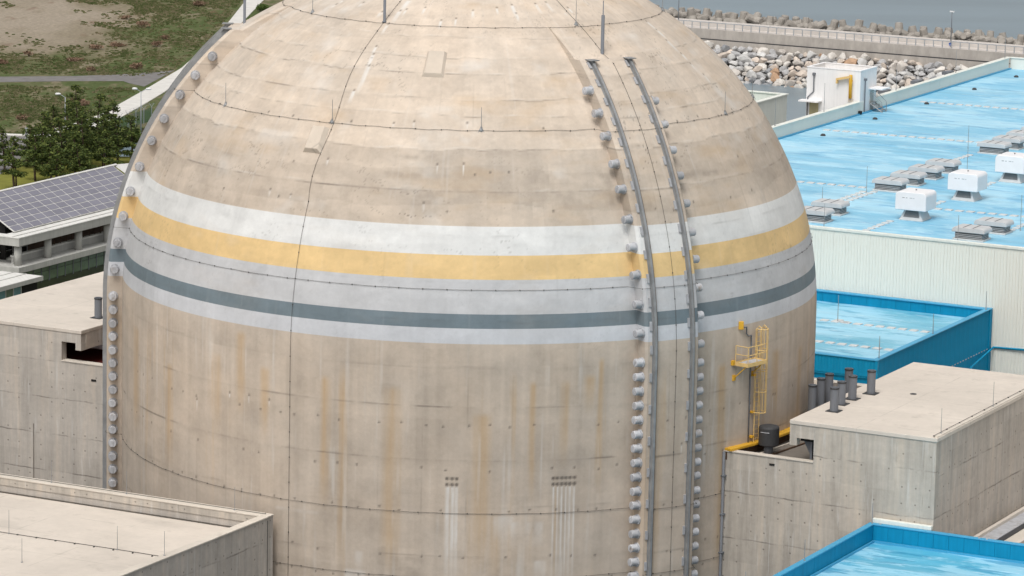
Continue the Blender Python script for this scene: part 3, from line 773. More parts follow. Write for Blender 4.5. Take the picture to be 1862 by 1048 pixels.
# ================================================================== CONCRETE ANNEXES BESIDE THE CONTAINMENT
def cyl_b(a):                                      # where the plant line a = const meets the containment wall, right side
    return math.sqrt(R * R - a * a)
ra = thing('concrete_annex', 'flat-roofed concrete annex right of the dome with grey pipes on its roof', 'building', (31, 3, GZ))
part('front_wall', MB().box(28.16, 36.3, -7.0, -6.4, GZ, -4.1), M['wall'], ra)
part('right_wall', MB().box(35.7, 36.297, -6.4, 13.9, GZ, -4.1), M['wall2'], ra)
part('back_wall', MB().box(26.6, 35.7, 13.3, 13.9, GZ, -4.1), M['wall'], ra)
part('left_wall', MB().box(26.6, 27.1, 3.0, 13.3, GZ, -4.1), M['wall'], ra)
part('hanging_wall', MB().box(26.52, 28.16, -6.998, -6.5, -4.96, -4.1), M['wall'], ra)
part('corner_post', MB().box(26.522, 27.0, -6.997, -6.5, -5.45, -4.962), M['wall'], ra)
part('opening_shade_box', MB().box(27.0, 28.15, -6.4, -5.2, -5.25, -4.98), M['dark'], ra)  # added near-black box; paints the shade at the top of the opening
part('ledge_wall', MB().box(22.0, 28.16, -7.0, -6.55, GZ, -6.42), M['wall'], ra)
part('ledge_coping', MB().box(21.9, 28.15, -7.06, -6.5, -6.42, -6.36), M['coping'], ra)
part('ledge_floor', MB().box(19.0, 34, -6.55, 18.5, -7.4, -6.95), M['ledgefloor'], ra)
part('roof_slab', MB().box(26.5, 36.36, -7.06, 14.0, -4.1, -3.84), M['roof'], ra, False, .03)
part('roof_kerb', MB().box(36.02, 36.3, -6.8, 13.8, -3.84, -3.78), M['coping'], ra)
mb = MB(); mb.box(27.0, 28.1, -5.6, -5.45, -5.25, -5.1)
mb.extrude_y([(27.05, -5.2), (27.62, -6.25), (28.1, -6.25), (28.1, -5.2)], -6.1, -5.95); mb.box(27.62, 27.76, -6.3, -6.12, -6.9, -5.0)
part('steel_bracket', mb, M['pipe'], ra)
part('roof_hatch', MB().lathe([(.0, .0), (.22, 0), (.22, .03), (0, .035)], 12, 'z', (30.3, 4.3, -3.84)), M['drum'], ra)
mb = MB()
for a_ in np.arange(-6.9, 13, 2.2): mb.box(36.0, 36.1, a_, a_ + .06, -3.78, -3.72)
mb.tube([(36.05, -6.9, -3.73), (36.05, 4, -3.73), (36.05, 13.8, -3.73)], .015, 5)
part('conductor_cable', mb, M['cable'], ra)
def proof(b, a, z, h=1.5, r=.02): return MB().tube([(b, a, z), (b, a, z + h * .6), (b, a, z + h)], r, 6, r * .6).lathe([(.07, 0), (.07, .04), (0, .06)], 6, 'z', (b, a, z))
part('lightning_rod', proof(36.1, -5.8, -3.78, 1.6), M['steel'], ra)
part('lightning_rod', proof(36.1, 3.4, -3.78, 1.6), M['steel'], ra)
part('weep_box', MB().box(25.2, 25.55, -7.03, -6.99, -6.95, -6.82), M['dark'], ra)

la = thing('concrete_annex', 'concrete annex left of the dome with a dark opening under its roof', 'building', (-32, 3, GZ))
part('front_wall', MB().box(-37.5, -28.05, -7.0, -6.4, GZ, -4.25), M['wall2'], la)
part('lintel', MB().box(-28.05, -26.46, -7.0, -6.4, -4.92, -4.25), M['wall2'], la)
part('hanging_post', MB().box(-26.9, -26.44, -7.0, -6.4, -5.42, -4.92), M['wall2'], la)
part('sill_wall', MB().box(-28.05, -22.0, -7.0, -6.4, GZ, -6.30), M['wall2'], la)
part('sill_coping', MB().box(-28.05, -22.0, -7.05, -6.35, -6.30, -6.24), M['coping'], la)
part('roof_slab', MB().box(-37.55, -26.40, -7.05, 24, -4.25, -4.0), M['roof'], la, False, .03)
part('slab_edge_beam', MB().box(-26.9, -26.42, -6.4, 24, -5.40, -4.25), M['wall2'], la)
part('inner_floor', MB().box(-33, -19, -6.3, 14, -7.0, -6.6), M['redfloor'], la)
part('inner_wall', MB().box(-34, -21, 3.0, 3.4, -6.6, -4.3), M['redfloor'], la)
part('left_wall', MB().box(-37.5, -37.0, -6.4, 24, GZ, -4.25), M['wall2'], la)
part('back_wall', MB().box(-37.0, -26.5, 23.5, 24, GZ, -4.25), M['wall2'], la)
part('duct', MB().lathe([(.32, 0), (.32, 3.2)], 12, 'x', (-28.4, -3.8, -5.6)), M['cap'], la, True)
part('weep_box', MB().box(-25.6, -25.2, -7.03, -6.99, -7.45, -7.3), M['dark'], la)
mb = MB()
for bb in (-30.4, -35.2): mb.box(bb, bb + .06, -7.03, -6.98, GZ, -11.0)
part('joint_strip', mb, M['ledgefloor'], la)

lr = thing('concrete_building', 'low concrete building at bottom left with a parapet and pale flat roof', 'building', (-20, -45, GZ))
part('roof', MB().box(-62, -1.2, -80, -24.9, -11.6, -11.0), M['roof'], lr)
part('right_wall', MB().box(-1.5, -0.95, -80, -23.9, GZ, -10.12), M['wall2'], lr)
part('back_wall', MB().box(-62, -1.5, -24.45, -23.902, GZ, -10.1), M['wall'], lr)
part('parapet_face', MB().box(-62, -1.55, -24.62, -24.452, -10.55, -10.1), M['wall'], lr)
part('gutter_recess', MB().box(-62, -1.55, -24.56, -24.454, -11.0, -10.552), M['wall2'], lr)
part('coping', MB().box(-62, -0.90, -24.66, -23.86, -10.1, -10.0), M['coping'], lr, False, .02)
part('right_coping', MB().box(-1.52, -0.90, -80, -24.66, -10.12, -10.02), M['coping'], lr, False, .02)
for b_, a_, z_ in ((-11.5, -24.3, -10), (-3.5, -24.3, -10), (-17.2, -24.3, -10.0), (-14.2, -33.4, -11), (-6.4, -33.2, -11), (-1.25, -36.0, -10.02), (-9.6, -38.7, -11)):
    part('lightning_rod', proof(b_, a_, z_, 1.5), M['steel'], lr)
cb = MB(); cb.tube([(-30, -33.5, -10.96), (-14, -33.4, -10.96), (-6.4, -33.2, -10.96), (-1.7, -33.2, -10.96)], .02, 5)
for b_ in np.arange(-29, -2, 1.4): cb.box(b_, b_ + .08, -33.46, -33.36, -11, -10.93)
part('conductor_cable', cb, M['cable'], lr)
part('conductor_cable', MB().tube([(-1.45, -24.0, -9.98), (-0.92, -24.6, -10.3), (-0.92, -24.6, -40)], .02, 5), M['cable'], lr)
part('conductor_cable', MB().tube([(-60, -24.2, -9.97), (-30, -24.2, -9.97), (-1.3, -24.2, -9.97)], .018, 5), M['cable'], lr)

# ---- things on the right annex
def vent_pipe(b, a, z, h, label, r=.27):
    o = thing('vent_pipe', label, 'vent pipe', (b, a, z), 'grey vent pipes beside the dome')
    part('pipe', MB().lathe([(r, 0), (r, h), (r - .05, h), (r - .05, h - .5), (0, h - .52)], 16, 'z', (b, a, z)), M['pipe'], o, False)
    part('collar', MB().lathe([(r + .012, h - .12), (r + .025, h - .12), (r + .025, h - .02), (r + .012, h - .02), (r + .012, h - .12)], 16, 'z', (b, a, z)), M['drum'], o)
    part('inner_shade', MB().lathe([(r - .055, 0), (r - .055, .01)], 12, 'z', (b, a, z + h - .45)), M['dark'], o)
    part('base_plate', MB().box(b - r - .16, b + r + .16, a - r - .16, a + r + .16, z, z + .04), M['drum'], o)
    return o
vent_pipe(27.9, 2.95, -3.84, 1.55, 'grey vent pipe farthest right, standing alone on the annex roof')
vent_pipe(27.5, .75, -3.84, 1.55, 'second grey vent pipe from the right on the annex roof')
vent_pipe(27.5, -1.1, -3.84, 1.5, 'third grey vent pipe from the right on the annex roof')
vent_pipe(27.9, -3.25, -3.84, 1.55, 'nearest and lowest grey vent pipe at the annex roof edge')
vent_pipe(23.6, 3.5, -6.95, 3.1, 'leftmost grey vent pipe rising against the dome wall')
vent_pipe(23.6, 4.9, -6.95, 3.3, 'second grey vent pipe from the left, behind the annex edge')
vent_pipe(23.6, 6.3, -6.95, 3.35, 'third grey vent pipe from the left, behind the annex edge')
vent_pipe(23.6, 9.7, -6.95, 3.1, 'tall grey vent pipe hidden behind the second roof pipe')
vent_pipe(-28.0, -2.5, -4.0, 1.45, 'single grey vent pipe on the left annex roof beside the buttress')

dr = thing('exhaust_drum', 'dark charcoal round exhaust cowl on a short stub by the dome wall', 'exhaust cowl', (23.9, -4.2, -6.95))
part('cowl', MB().lathe([(.0, .62), (.60, .62), (.66, .66), (.66, 1.75), (.60, 1.84), (.30, 1.92), (0, 1.94)], 24, 'z', (23.9, -4.2, -6.95)), M['drum'], dr, False)
part('stub_pipe', MB().lathe([(.30, 0), (.30, .62)], 14, 'z', (23.9, -4.2, -6.95)), M['pipe'], dr, True)
part('base_flange', MB().lathe([(.5, 0), (.5, .06), (.3, .08)], 14, 'z', (23.9, -4.2, -6.95)), M['rusty'], dr)
part('lifting_bar', MB().box(23.6, 24.2, -4.86, -4.82, -5.45, -5.41), M['cap'], dr)

cv = thing('cover_trough', 'bright yellow cover channel along the foot of the dome wall', 'cable cover', (22.6, -3, -6.95))
def strip(p0, p1, w, z0, z1):
    d = Vector((p1[0] - p0[0], p1[1] - p0[1])).normalized(); n = Vector((d.y, -d.x)) * w
    return [(p0[0], p0[1]), (p0[0] + n.x, p0[1] + n.y), (p1[0] + n.x, p1[1] + n.y), (p1[0], p1[1])]
path_ = [(22.05 + .0, -7.0), (22.62, -4.6), (23.0, -2.2), (23.2, .4), (23.2, 3.0)]
for k in range(4):
    part('cover_plate', MB().prism(strip(path_[k], path_[k + 1], .62, 0, 0)[::-1], -6.36, -6.20), M['yellow'], cv, False, .02)
    part('support_rail', MB().prism(strip((path_[k][0] + .12, path_[k][1]), (path_[k + 1][0] + .12, path_[k + 1][1]), .12, 0, 0)[::-1], -6.95, -6.365), M['rusty'], cv)
tr = thing('pipe_tray', 'low grey pipe rail on the ledge floor behind the cowl', 'pipe', (24.5, -3, -6.95))
part('rail', MB().prism(strip((23.35, -6.4), (24.4, 2.5), .14, 0, 0)[::-1], -6.95, -6.78), M['coping'], tr)
part('rail', MB().prism(strip((23.95, -6.4), (25.0, 2.5), .10, 0, 0)[::-1], -6.95, -6.85), M['rusty'], tr)

dp = thing('downpipe', 'grey downpipe in the corner between dome wall and right annex', 'pipe', (22.0, -7.2, GZ))
part('pipe', MB().tube([(22.15, -7.22, GZ), (22.15, -7.22, -20), (22.15, -7.22, -6.4)], .085, 10), M['pipe'], dp, True)
for z_ in (-8, -10.5, -13): part('clip', MB().box(22.0, 22.3, -7.32, -7.0, z_, z_ + .06), M['pipe'], dp)

# ---- yellow ladder and platform on the containment wall
ap = bpy.data.objects.new('access_platform', None); COL.objects.link(ap)
az0 = rad(50.0)
Pm = Matrix(((math.cos(az0), math.sin(az0), 0), (math.sin(az0), -math.cos(az0), 0), (0, 0, 1))).transposed()
xv = Vector((math.cos(az0), math.sin(az0), 0)); yv = Vector((math.sin(az0), -math.cos(az0), 0))
# local axes: x to the right along the wall, y outwards, z up (left-handed pair fixed by swapping below)
mt = Matrix((xv, -yv, Vector((0, 0, 1)))).transposed().to_4x4(); mt.translation = yv * R
ap.matrix_world = mt
ORG[ap.name] = (0, 0, 0)
tag(ap, 'yellow caged ladder and railed platform fixed to the dome wall', 'access ladder')
def Y(p): return (p[0], -p[1], p[2])               # outwards positive
def ybar(mb, p0, p1, r=.03): return mb.tube([Y(p0), Y(p1)], r, 6)
zf = -.78
part('floor_grating', MB().box(-1.62, .35, -1.08, -.12, zf - .05, zf), M['cap'], ap)
mb = MB()
for y0, y1, x0, x1 in ((.10, .16, -1.65, .4), (1.06, 1.12, -1.65, .4), (.16, 1.06, -1.65, -1.59), (.16, 1.06, .34, .4)): mb.box(x0, x1, -y1, -y0, zf - .16, zf + .08)
part('floor_frame', mb, M['palyellow'], ap)
posts = [(-1.62, .13), (-1.62, 1.09), (-.66, 1.09), (.37, 1.09)]
for x_, y_ in posts: part('rail_post', ybar(MB(), (x_, y_, zf), (x_, y_, zf + 1.12), .028), M['palyellow'], ap)
for h in (.58, 1.12):
    part('guard_rail', MB().tube([Y((-1.62, .13, zf + h)), Y((-1.62, 1.09, zf + h)), Y((-1.6, 1.09, zf + h)), Y((.37, 1.09, zf + h))], .028, 6), M['palyellow'], ap)
for x_ in (-1.55, .28):
    part('bracket', ybar(MB(), (x_, .0, zf - 1.0), (x_, .95, zf - .12), .035).box(x_ - .13, x_ + .13, -.04, .12, zf - 1.16, zf - .80), M['yellow'], ap)
part('bracket', MB().box(-1.85, -1.6, -.10, .12, zf - .14, zf + .16), M['yellow'], ap)
L0, L1 = .46, .98
for x_ in (L0, L1): part('stringer', MB().tube([Y((x_, .22, -6.2)), Y((x_, .22, 1.15)), Y((x_, .40, 1.35)), Y((x_, .62, 1.2))], .032, 6), M['palyellow'], ap)
mb = MB()
for k in range(24): ybar(mb, (L0, .22, -6.0 + .3 * k), (L1, .22, -6.0 + .3 * k), .016)
for k in range(24): pass
part('rungs', mb, M['palyellow'], ap)['kind'] = 'stuff'
cx = (L0 + L1) / 2
def arc(z): return [Y((cx + .40 * math.cos(q), .24 + .62 * math.sin(q), z)) for q in np.linspace(0, math.pi, 9)]
for k, z_ in enumerate((-4.25, -2.9, -1.55, -.2, 1.15)):
    part('cage_hoop', MB().tube(arc(z_), .034 if k in (0, 4) else .026, 6), M['palyellow'], ap)
for q in np.linspace(0, math.pi, 7):
    part('cage_bar', ybar(MB(), (cx + .40 * math.cos(q), .24 + .62 * math.sin(q), -4.25), (cx + .40 * math.cos(q), .24 + .62 * math.sin(q), 1.15), .02), M['palyellow'], ap)
for z_ in (-5.9, -4.3, -1.9):
    part('standoff', MB().box(L0 - .22, L0 + .03, -.26, .10, z_, z_ + .12), M['yellow'], ap)
pp = thing('camera_box', 'small yellow box with a bent grey conduit above the platform', 'junction box', tuple(spt(47.6, 1.5, 0)), plant=False)
q0 = spt(47.6, 1.5, .12)
part('box', MB().box(q0.x - .2, q0.x + .12, q0.y - .12, q0.y + .2, q0.z - .22, q0.z + .28), M['yellow'], pp, False, .02)
part('conduit', MB().tube([spt(47.9, 1.42, .25), spt(48.6, 1.4, .2), spt(48.8, .95, .12), spt(49.4, .75, .1), spt(50.1, .78, .1), spt(50.2, .2, .08), spt(50.2, -3, .08), spt(50.2, -6.6, .08)], .045, 7), M['pipe'], pp, True)

# ================================================================== BLUE ROOFED BUILDINGS AND TURBINE HALL
def ribbed(w, h, n=4, depth=.04, axis='x'):
    """One cladding sheet, ribs proud of it; local origin at its lower left corner, facing -Y (or +X)."""
    p = w / n; prof = []
    for k in range(n):
        x = k * p
        prof += [(x + .002, 0), (x + p * .62, 0), (x + p * .68, -depth), (x + p * .93, -depth), (x + p - .002, 0)]
    vs_ = []; fs_ = []
    for x, y in prof: vs_ += [(x, y, 0), (x, y, h)]
    for k in range(len(prof) - 1): fs_.append((2 * k, 2 * k + 2, 2 * k + 3, 2 * k + 1))
    if axis == 'y': vs_ = [(-y, x, z) for x, y, z in vs_]
    return MB().add(vs_, fs_)
def sheets(parent, me, n, start, step, mat, name='cladding_sheet'):
    for k in range(n):
        o = bpy.data.objects.new(name, me); COL.objects.link(o); o.parent = parent
        o.location = (start[0] + step[0] * k - ORG[parent.name][0], start[1] + step[1] * k - ORG[parent.name][1], start[2] - ORG[parent.name][2])
    if not me.materials: me.materials.append(mat)
TR, TA = -4.9, 66.0
tb = thing('turbine_building', 'long turbine hall with pale ribbed walls and a wide sky blue roof', 'building', (10, 110, GZ))
part('roof', MB().box(-25.2, 60, TA + .1, 174.3, TR - .5, TR), M['mem_t'], tb)
part('wall_core', MB().box(-26.5, 60, TA + .06, 174.5, GZ, TR - .5), M['green'], tb)
sheets(tb, ribbed(1.08, 24, 4).mesh('cladding_sheet'), 44, (-2.0 - 1.08 * 8, TA, TR - 24.1), (1.08, 0), M['green'])
part('eaves_trim', MB().box(-25, 60, TA - .10, TA + .22, TR - .12, TR + .13), M['trim'], tb, False, .04)
mb_seg = MB()
for a0_ in np.arange(TA, 174, 3.0):
    if 130.9 < a0_ + 1.5 < 135.4: continue
    part('parapet_panel', MB().box(-25.62, -25.25, a0_ + .012, min(a0_ + 2.988, 174.2), TR - .4, TR + 1.2), M['green'], tb)
part('parapet_coping', MB().box(-25.75, -25.12, TA, 130.8, TR + 1.2, TR + 1.3), M['trim'], tb, False, .03)
part('parapet_coping', MB().box(-25.75, -25.12, 135.4, 174.6, TR + 1.2, TR + 1.3), M['trim'], tb, False, .03)
for b0_ in np.arange(-25.2, 40, 3.0):
    part('parapet_panel', MB().box(b0_ + .012, b0_ + 2.988, 174.3, 174.6, TR - .4, TR + 1.2), M['green'], tb)
part('parapet_coping', MB().box(-25.12, 60, 174.2, 174.75, TR + 1.2, TR + 1.3), M['trim'], tb, False, .03)
part('flashing', MB().box(-25.25, -25.0, TA + .3, 174.2, TR, TR + .12), M['bluecap'], tb)
pv = MB().box(-.31, .31, -.31, .31, 0, .07).mesh('paver'); pv.materials.append(M['paver'])
def pavers(parent, pts, sx=1.0, sy=1.0):
    og = ORG[parent.name]
    for b_, a_, z_ in pts:
        o = bpy.data.objects.new('paver', pv); COL.objects.link(o); o.parent = parent
        o.location = (b_ - og[0], a_ - og[1], z_ - og[2]); o.rotation_euler.z = random.uniform(-.06, .06); o.scale = (sx, sy, 1)
P_ = []
for a_, b0_, b1_ in ((87.3, -14, -6.9), (118.6, -23.6, -8.0), (143.2, -23.2, -10.5), (80.5, 2.6, 10.4), (113.0, 4, 10)):
    b_ = b0_
    while b_ < b1_: P_.append((b_, a_ + (b_ - b0_) * .06 + random.uniform(-.05, .05), TR)); b_ += .96
pavers(tb, P_)
P_ = []
for b_, a0_, a1_ in ((-6.3, 77.0, 86), (-5.5, 77.5, 87), (1.55, 67.0, 73), (1.5, 77.0, 85), (1.5, 89.5, 97), (-6.2, 104, 112), (11.6, 74, 82)):
    a_ = a0_
    while a_ < a1_: P_.append((b_ + random.uniform(-.04, .04), a_, TR)); a_ += 1.05
pavers(tb, P_, .9, .9)
for b_, a_, h in ((-6.0, 85.5, 2.3), (-1.96, 99.5, 2.6), (-6.7, 77.2, 1.5), (-2.0, 66.4, 2.0), (9.8, 66.3, 2.2), (12.3, 74.2, 3.0), (-7.9, 115.5, 2.2), (-25.4, 110, 2.6), (-25.4, 122, 2.8), (-25.4, 141, 2.6), (-25.4, 158, 2.4), (-25.4, 173, 3.0)):
    part('lightning_rod', proof(b_, a_, TR + (1.3 if b_ < -20 else 0), h, .028), M['steel'], tb)
for b_, a_ in ((-22.5, 115), (-22.6, 128.5), (-22.4, 142), (-22.3, 155.5), (-22.2, 168)):
    part('roof_drain', MB().lathe([(.26, 0), (.26, .08), (.14, .2), (0, .22)], 10, 'z', (b_, a_, TR)), M['drum'], tb)
for a_ in (139, 148, 157):
    part('scupper_box', MB().box(-26.6, -25.8, a_, a_ + 1.6, TR + 1.1, TR + 1.42), M['pipe'], tb)

# ridge vents
def arc_prof(w, h, r, n=5):
    p = [(-w / 2, 0), (w / 2, 0)]
    p += [(w / 2 - r + r * math.cos(q), h - r + r * math.sin(q)) for q in np.linspace(0, math.pi / 2, n)]
    p += [(-w / 2 + r - r * math.sin(q), h - r + r * math.cos(q)) for q in np.linspace(0, math.pi / 2, n)]
    return p
def make_vent(org, label):
    o = thing('roof_vent', label, 'roof vent', org, 'low grey roof vents on the turbine hall')
    b, a, z = org
    part('base_curb', MB().box(b - 1.32, b + 1.32, a - .95, a + .95, z, z + .14), M['paver'], o, False, .02)
    lv = part('louvre_box', MB().box(b - 1.15, b + 1.15, a - .78, a + .78, z + .14, z + .68), M['ventdark'], o)
    for k in range(3): part('slat', MB().box(b - 1.2, b + 1.2, a - .84, a + .84, z + .22 + .13 * k, z + .25 + .13 * k), M['ventgrey'], lv)
    cp = part('cap', MB().extrude_y([(b + x, z + .66 + y) for x, y in arc_prof(2.85, .42, .32)], a - .95, a + .95), M['ventgrey'], o, False, .05)
    for x in (-.42, .42): part('cap_seam', MB().box(b + x - .05, b + x + .05, a - .94, a + .94, z + 1.075, z + 1.095), M['ventdark'], cp)
    return o
V = [((-3.9, 68.9), 'low grey roof vent half hidden behind the dome edge'), ((-4.3, 73.2), 'low grey roof vent nearest the dome, next to a half hidden one'),
     ((-4.6, 87.6), 'nearest low grey vent in the middle row of four'), ((-4.6, 91.9), 'second low grey vent in the middle row of four'),
     ((-4.6, 96.2), 'third low grey vent in the middle row of four'), ((-4.6, 100.4), 'farthest low grey vent in the middle row of four'),
     ((-4.7, 113.9), 'nearest low grey vent in the far row at the right edge'), ((-4.7, 117.9), 'second low grey vent in the far row at the right edge'),
     ((-4.8, 122.0), 'third low grey vent in the far row at the right edge'), ((-4.8, 126.2), 'farthest low grey vent in the far row at the right edge'),
     ((10.4, 67.9), 'front low grey vent by the ribbed wall edge'), ((10.7, 72.2), 'low grey vent just behind the one at the ribbed wall edge')]
v0 = make_vent((V[0][0][0], V[0][0][1], TR), V[0][1])
for (b_, a_), lb in V[1:]: dup(v0, (b_, a_, TR), lb)

def make_fan(org, label):
    o = thing('exhaust_fan', label, 'exhaust fan', org, 'white hooded fans on the turbine hall')
    b, a, z = org
    part('base_curb', MB().box(b - 1.05, b + 1.05, a - 1.05, a + 1.05, z, z + .12), M['paver'], o, False, .02)
    bs = part('louvre_base', MB().add([(b - .98, a - .98, z + .12), (b + .98, a - .98, z + .12), (b + .98, a + .98, z + .12), (b - .98, a + .98, z + .12), (b - .68, a - .68, z + .95), (b + .68, a - .68, z + .95), (b + .68, a + .68, z + .95), (b - .68, a + .68, z + .95)],
         [(3, 2, 1, 0), (4, 5, 6, 7), (0, 1, 5, 4), (1, 2, 6, 5), (2, 3, 7, 6), (3, 0, 4, 7)]), M['ventgrey'], o)
    part('louvre_shade', MB().add([(b - .72, a - .935, z + .28), (b + .72, a - .935, z + .28), (b + .55, a - .735, z + .85), (b - .55, a - .735, z + .85)], [(0, 1, 2, 3)]), M['ventdark'], bs)
    hd = part('hood', MB().extrude_y([(b + x, z + .90 + y) for x, y in arc_prof(2.75, 1.55, .36)], a - 1.25, a + 1.25), M['fan'], o, False, .07)
    for k, w in enumerate((.22, .14, .26, .10)): part('lettering', MB().box(b - .75 + .33 * k, b - .75 + .33 * k + w, a - 1.256, a - 1.252, z + 1.92, z + 1.99), M['cap'], hd)
    part('lifting_eye', MB().lathe([(.07, 0), (.07, .12), (0, .14)], 8, 'z', (b, a, z + 2.45)), M['steel'], hd)
    return o
f0 = make_fan((2.84, 74.6, TR), 'nearest white hooded exhaust fan on the blue roof')
dup(f0, (2.8, 86.9, TR), 'middle white hooded exhaust fan on the blue roof')
dup(f0, (2.7, 98.9, TR), 'farthest white hooded exhaust fan, at the right edge of the blue roof')

# white stair house on the roof edge
sh = thing('stair_house', 'white box-shaped stair house with open top at the roof edge', 'building', (-28, 133, TR - 3))
X0, X1, Y0, Y1, ZT = -31.1, -25.3, 131.0, 135.3, -.62
for bx in ((X0, X1, Y0, Y0 + .22), (X0, X1, Y1 - .22, Y1)): part('wall', MB().box(bx[0], bx[1], bx[2], bx[3], GZ if bx[2] > 132 else GZ, ZT), M['white'], sh, False, .02)
part('wall', MB().box(X0, X0 + .22, Y0 + .22, Y1 - .22, GZ, ZT - .002), M['white'], sh)
part('wall', MB().box(X1 - .22, X1, Y0 + .22, Y1 - .22, GZ, ZT - .002), M['white'], sh)
part('inner_roof', MB().box(X0 + .2, X1 - .2, Y0 + .2, Y1 - .2, ZT - 1.3, ZT - 1.1), M['coping'], sh)
part('rim', MB().box(X0 - .04, X1 + .04, Y0 - .04, Y0 + .26, ZT, ZT + .09), M['white'], sh)
part('rim', MB().box(X0 - .04, X1 + .04, Y1 - .26, Y1 + .04, ZT, ZT + .09), M['white'], sh)
part('rim', MB().box(X0 - .04, X0 + .26, Y0 + .26, Y1 - .26, ZT, ZT + .088), M['white'], sh)
part('rim', MB().box(X1 - .26, X1 + .04, Y0 + .26, Y1 - .26, ZT, ZT + .088), M['white'], sh)
part('door', MB().box(-30.7, -29.75, Y0 - .05, Y0 - .002, -6.2, -4.15), M['door'], sh)
part('door', MB().box(X1 + .002, X1 + .05, 133.6, 134.5, TR, -2.85), M['greycol'], sh)
part('canopy', MB().box(-31.5, -29.4, Y0 - 1.1, Y0 - .003, -3.98, -3.84), M['white'], sh)
part('canopy', MB().box(X1 + .003, X1 + 1.5, 133.2, 135.2, -2.62, -2.5), M['white'], sh)
part('drainpipe', MB().tube([(-30.3, Y0 - .1, -1.35), (-30.3, Y0 - .1, -3.0), (-30.9, Y0 - .1, -3.6), (-30.95, Y0 - .1, -6.5)], .065, 7), M['pipe'], sh)
part('drainpipe', MB().tube([(X1 + .12, 132.0, -1.6), (X1 + .12, 132.0, TR + .1)], .065, 7), M['pipe'], sh)
part('downpipe_head', MB().box(-30.44, -30.16, Y0 - .2, Y0 - .002, -1.36, -1.1), M['pipe'], sh)
part('downpipe_head', MB().box(X1 + .002, X1 + .26, 131.9, 132.15, -1.62, -1.4), M['pipe'], sh)
part('footing', MB().box(-26.6, -25.0, 130.5, 130.98, TR - .05, TR + .35), M['dark'], sh)
hc = thing('jib_hoist', 'small yellow jib hoist on the front of the white stair house', 'hoist', (-26.3, 130.7, -4))
part('post', MB().lathe([(.17, -3.35), (.17, -1.05), (.12, -1.0), (0, -.98)], 12, 'z', (-26.25, 130.72, 0)), M['yellow'], hc, True)
part('jib', MB().extrude_y([(-27.75, -1.62), (-26.2, -1.30), (-26.2, -1.05), (-27.75, -1.42)], 130.55, 130.85), M['palyellow'], hc)
part('jib_tip', MB().box(-27.78, -27.62, 130.53, 130.87, -1.95, -1.42), M['palyellow'], hc)
part('brace', MB().tube([(-26.2, 130.7, -2.2), (-26.05, 130.7, -1.5)], .05, 6), M['yellow'], hc)
part('bracket', MB().box(-26.5, -26.0, 130.8, 131.0, -3.75, -3.4), M['coping'], hc)
stp = thing('roof_steps', 'short grey metal steps at the side of the white stair house', 'steps', (-24.6, 134, TR))
for k in range(4): part('tread', MB().box(-25.2 + .32 * k, -24.85 + .32 * k, 133.4, 134.6, TR + .85 - .22 * k, TR + .90 - .22 * k), M['steel'], stp)
for a_ in (133.4, 134.6):
    part('handrail', MB().tube([(-25.2, a_, TR + 1.9), (-24.9, a_, TR + 1.85), (-23.9, a_, TR + 1.0), (-23.8, a_, TR)], .03, 6), M['steel'], stp)
    part('string', MB().tube([(-25.2, a_, TR + .85), (-23.85, a_, TR + .02)], .05, 4), M['steel'], stp)

pb = thing('pale_building', 'pale cream flat-roofed building corner behind the dome edge', 'building', (-60, 170, GZ))
part('right_wall', MB().box(-52.4, -52.0, 140, 175.2, GZ, -10.02), M['trim'], pb)
part('back_wall', MB().box(-75, -52.4, 174.8, 175.2, GZ, -10.02), M['trim'], pb)
part('coping', MB().box(-52.5, -51.85, 140, 175.35, -10.02, -9.9), M['trim'], pb)
part('coping', MB().box(-75, -52.5, 174.7, 175.35, -10.02, -9.9), M['trim'], pb)
part('roof', MB().box(-75, -52.4, 140, 174.8, -11.8, -11.2), plain('grey_green_roof', (0.10, 0.20, 0.17), .7), pb)
pw = thing('low_white_roof', 'small white parapet block beyond the hall parapet', 'building', (-34, 122, GZ))
part('wall', MB().box(-38, -33, 112, 124, GZ, -7.8), M['trim'], pw)
part('coping', MB().box(-38.1, -32.9, 111.9, 124.1, -7.8, -7.65), M['white'], pw)

# ---- blue annex
bb = thing('blue_annex', 'blue clad flat-roofed annex between the dome and the turbine hall', 'building', (5, 54, GZ))
part('roof', MB().box(-20, 12.85, 41.5, 65.4, -11.5, -10.9), M['mem_b'], bb)
part('core', MB().box(-20, 12.95, 41.4, 65.8, GZ, -11.52), M['blue'], bb)
sheets(bb, ribbed(1.0, 16, 4, .03, 'y').mesh('blue_sheet'), 24, (13.1, 41.35, -26.1), (0, 1.0), M['blue'])
sheets(bb, ribbed(1.0, 1.25, 4, .03).mesh('blue_sheet'), 14, (-.9, 41.2, -11.35), (1.0, 0), M['blue'])
part('parapet_core', MB().box(12.85, 13.06, 41.3, 65.9, -11.5, -10.06), M['blue'], bb)
part('parapet_core', MB().box(-20, 12.85, 41.25, 41.5, -11.5, -10.06), M['blue'], bb)
for b0_ in np.arange(-8, 12.8, 1.3): part('back_upstand', MB().box(b0_ + .01, min(b0_ + 1.29, 12.84), 65.4, 65.9, -11.0, -10.1), M['blue'], bb)
part('coping', MB().box(12.72, 13.2, 41.1, 65.95, -10.06, -9.98), M['bluecap'], bb, False, .02)
part('coping', MB().box(-20, 12.72, 41.1, 41.62, -10.06, -9.98), M['bluecap'], bb, False, .02)
part('coping', MB().box(-20, 12.72, 65.3, 65.95, -10.1, -10.0), M['bluecap'], bb, False, .02)
part('corner_trim', MB().box(13.0, 13.2, 41.12, 41.36, -26, -10.07), M['blue'], bb)
part('corner_trim', MB().box(13.0, 13.2, 65.4, 65.9, -26, -10.07), M['blue'], bb)
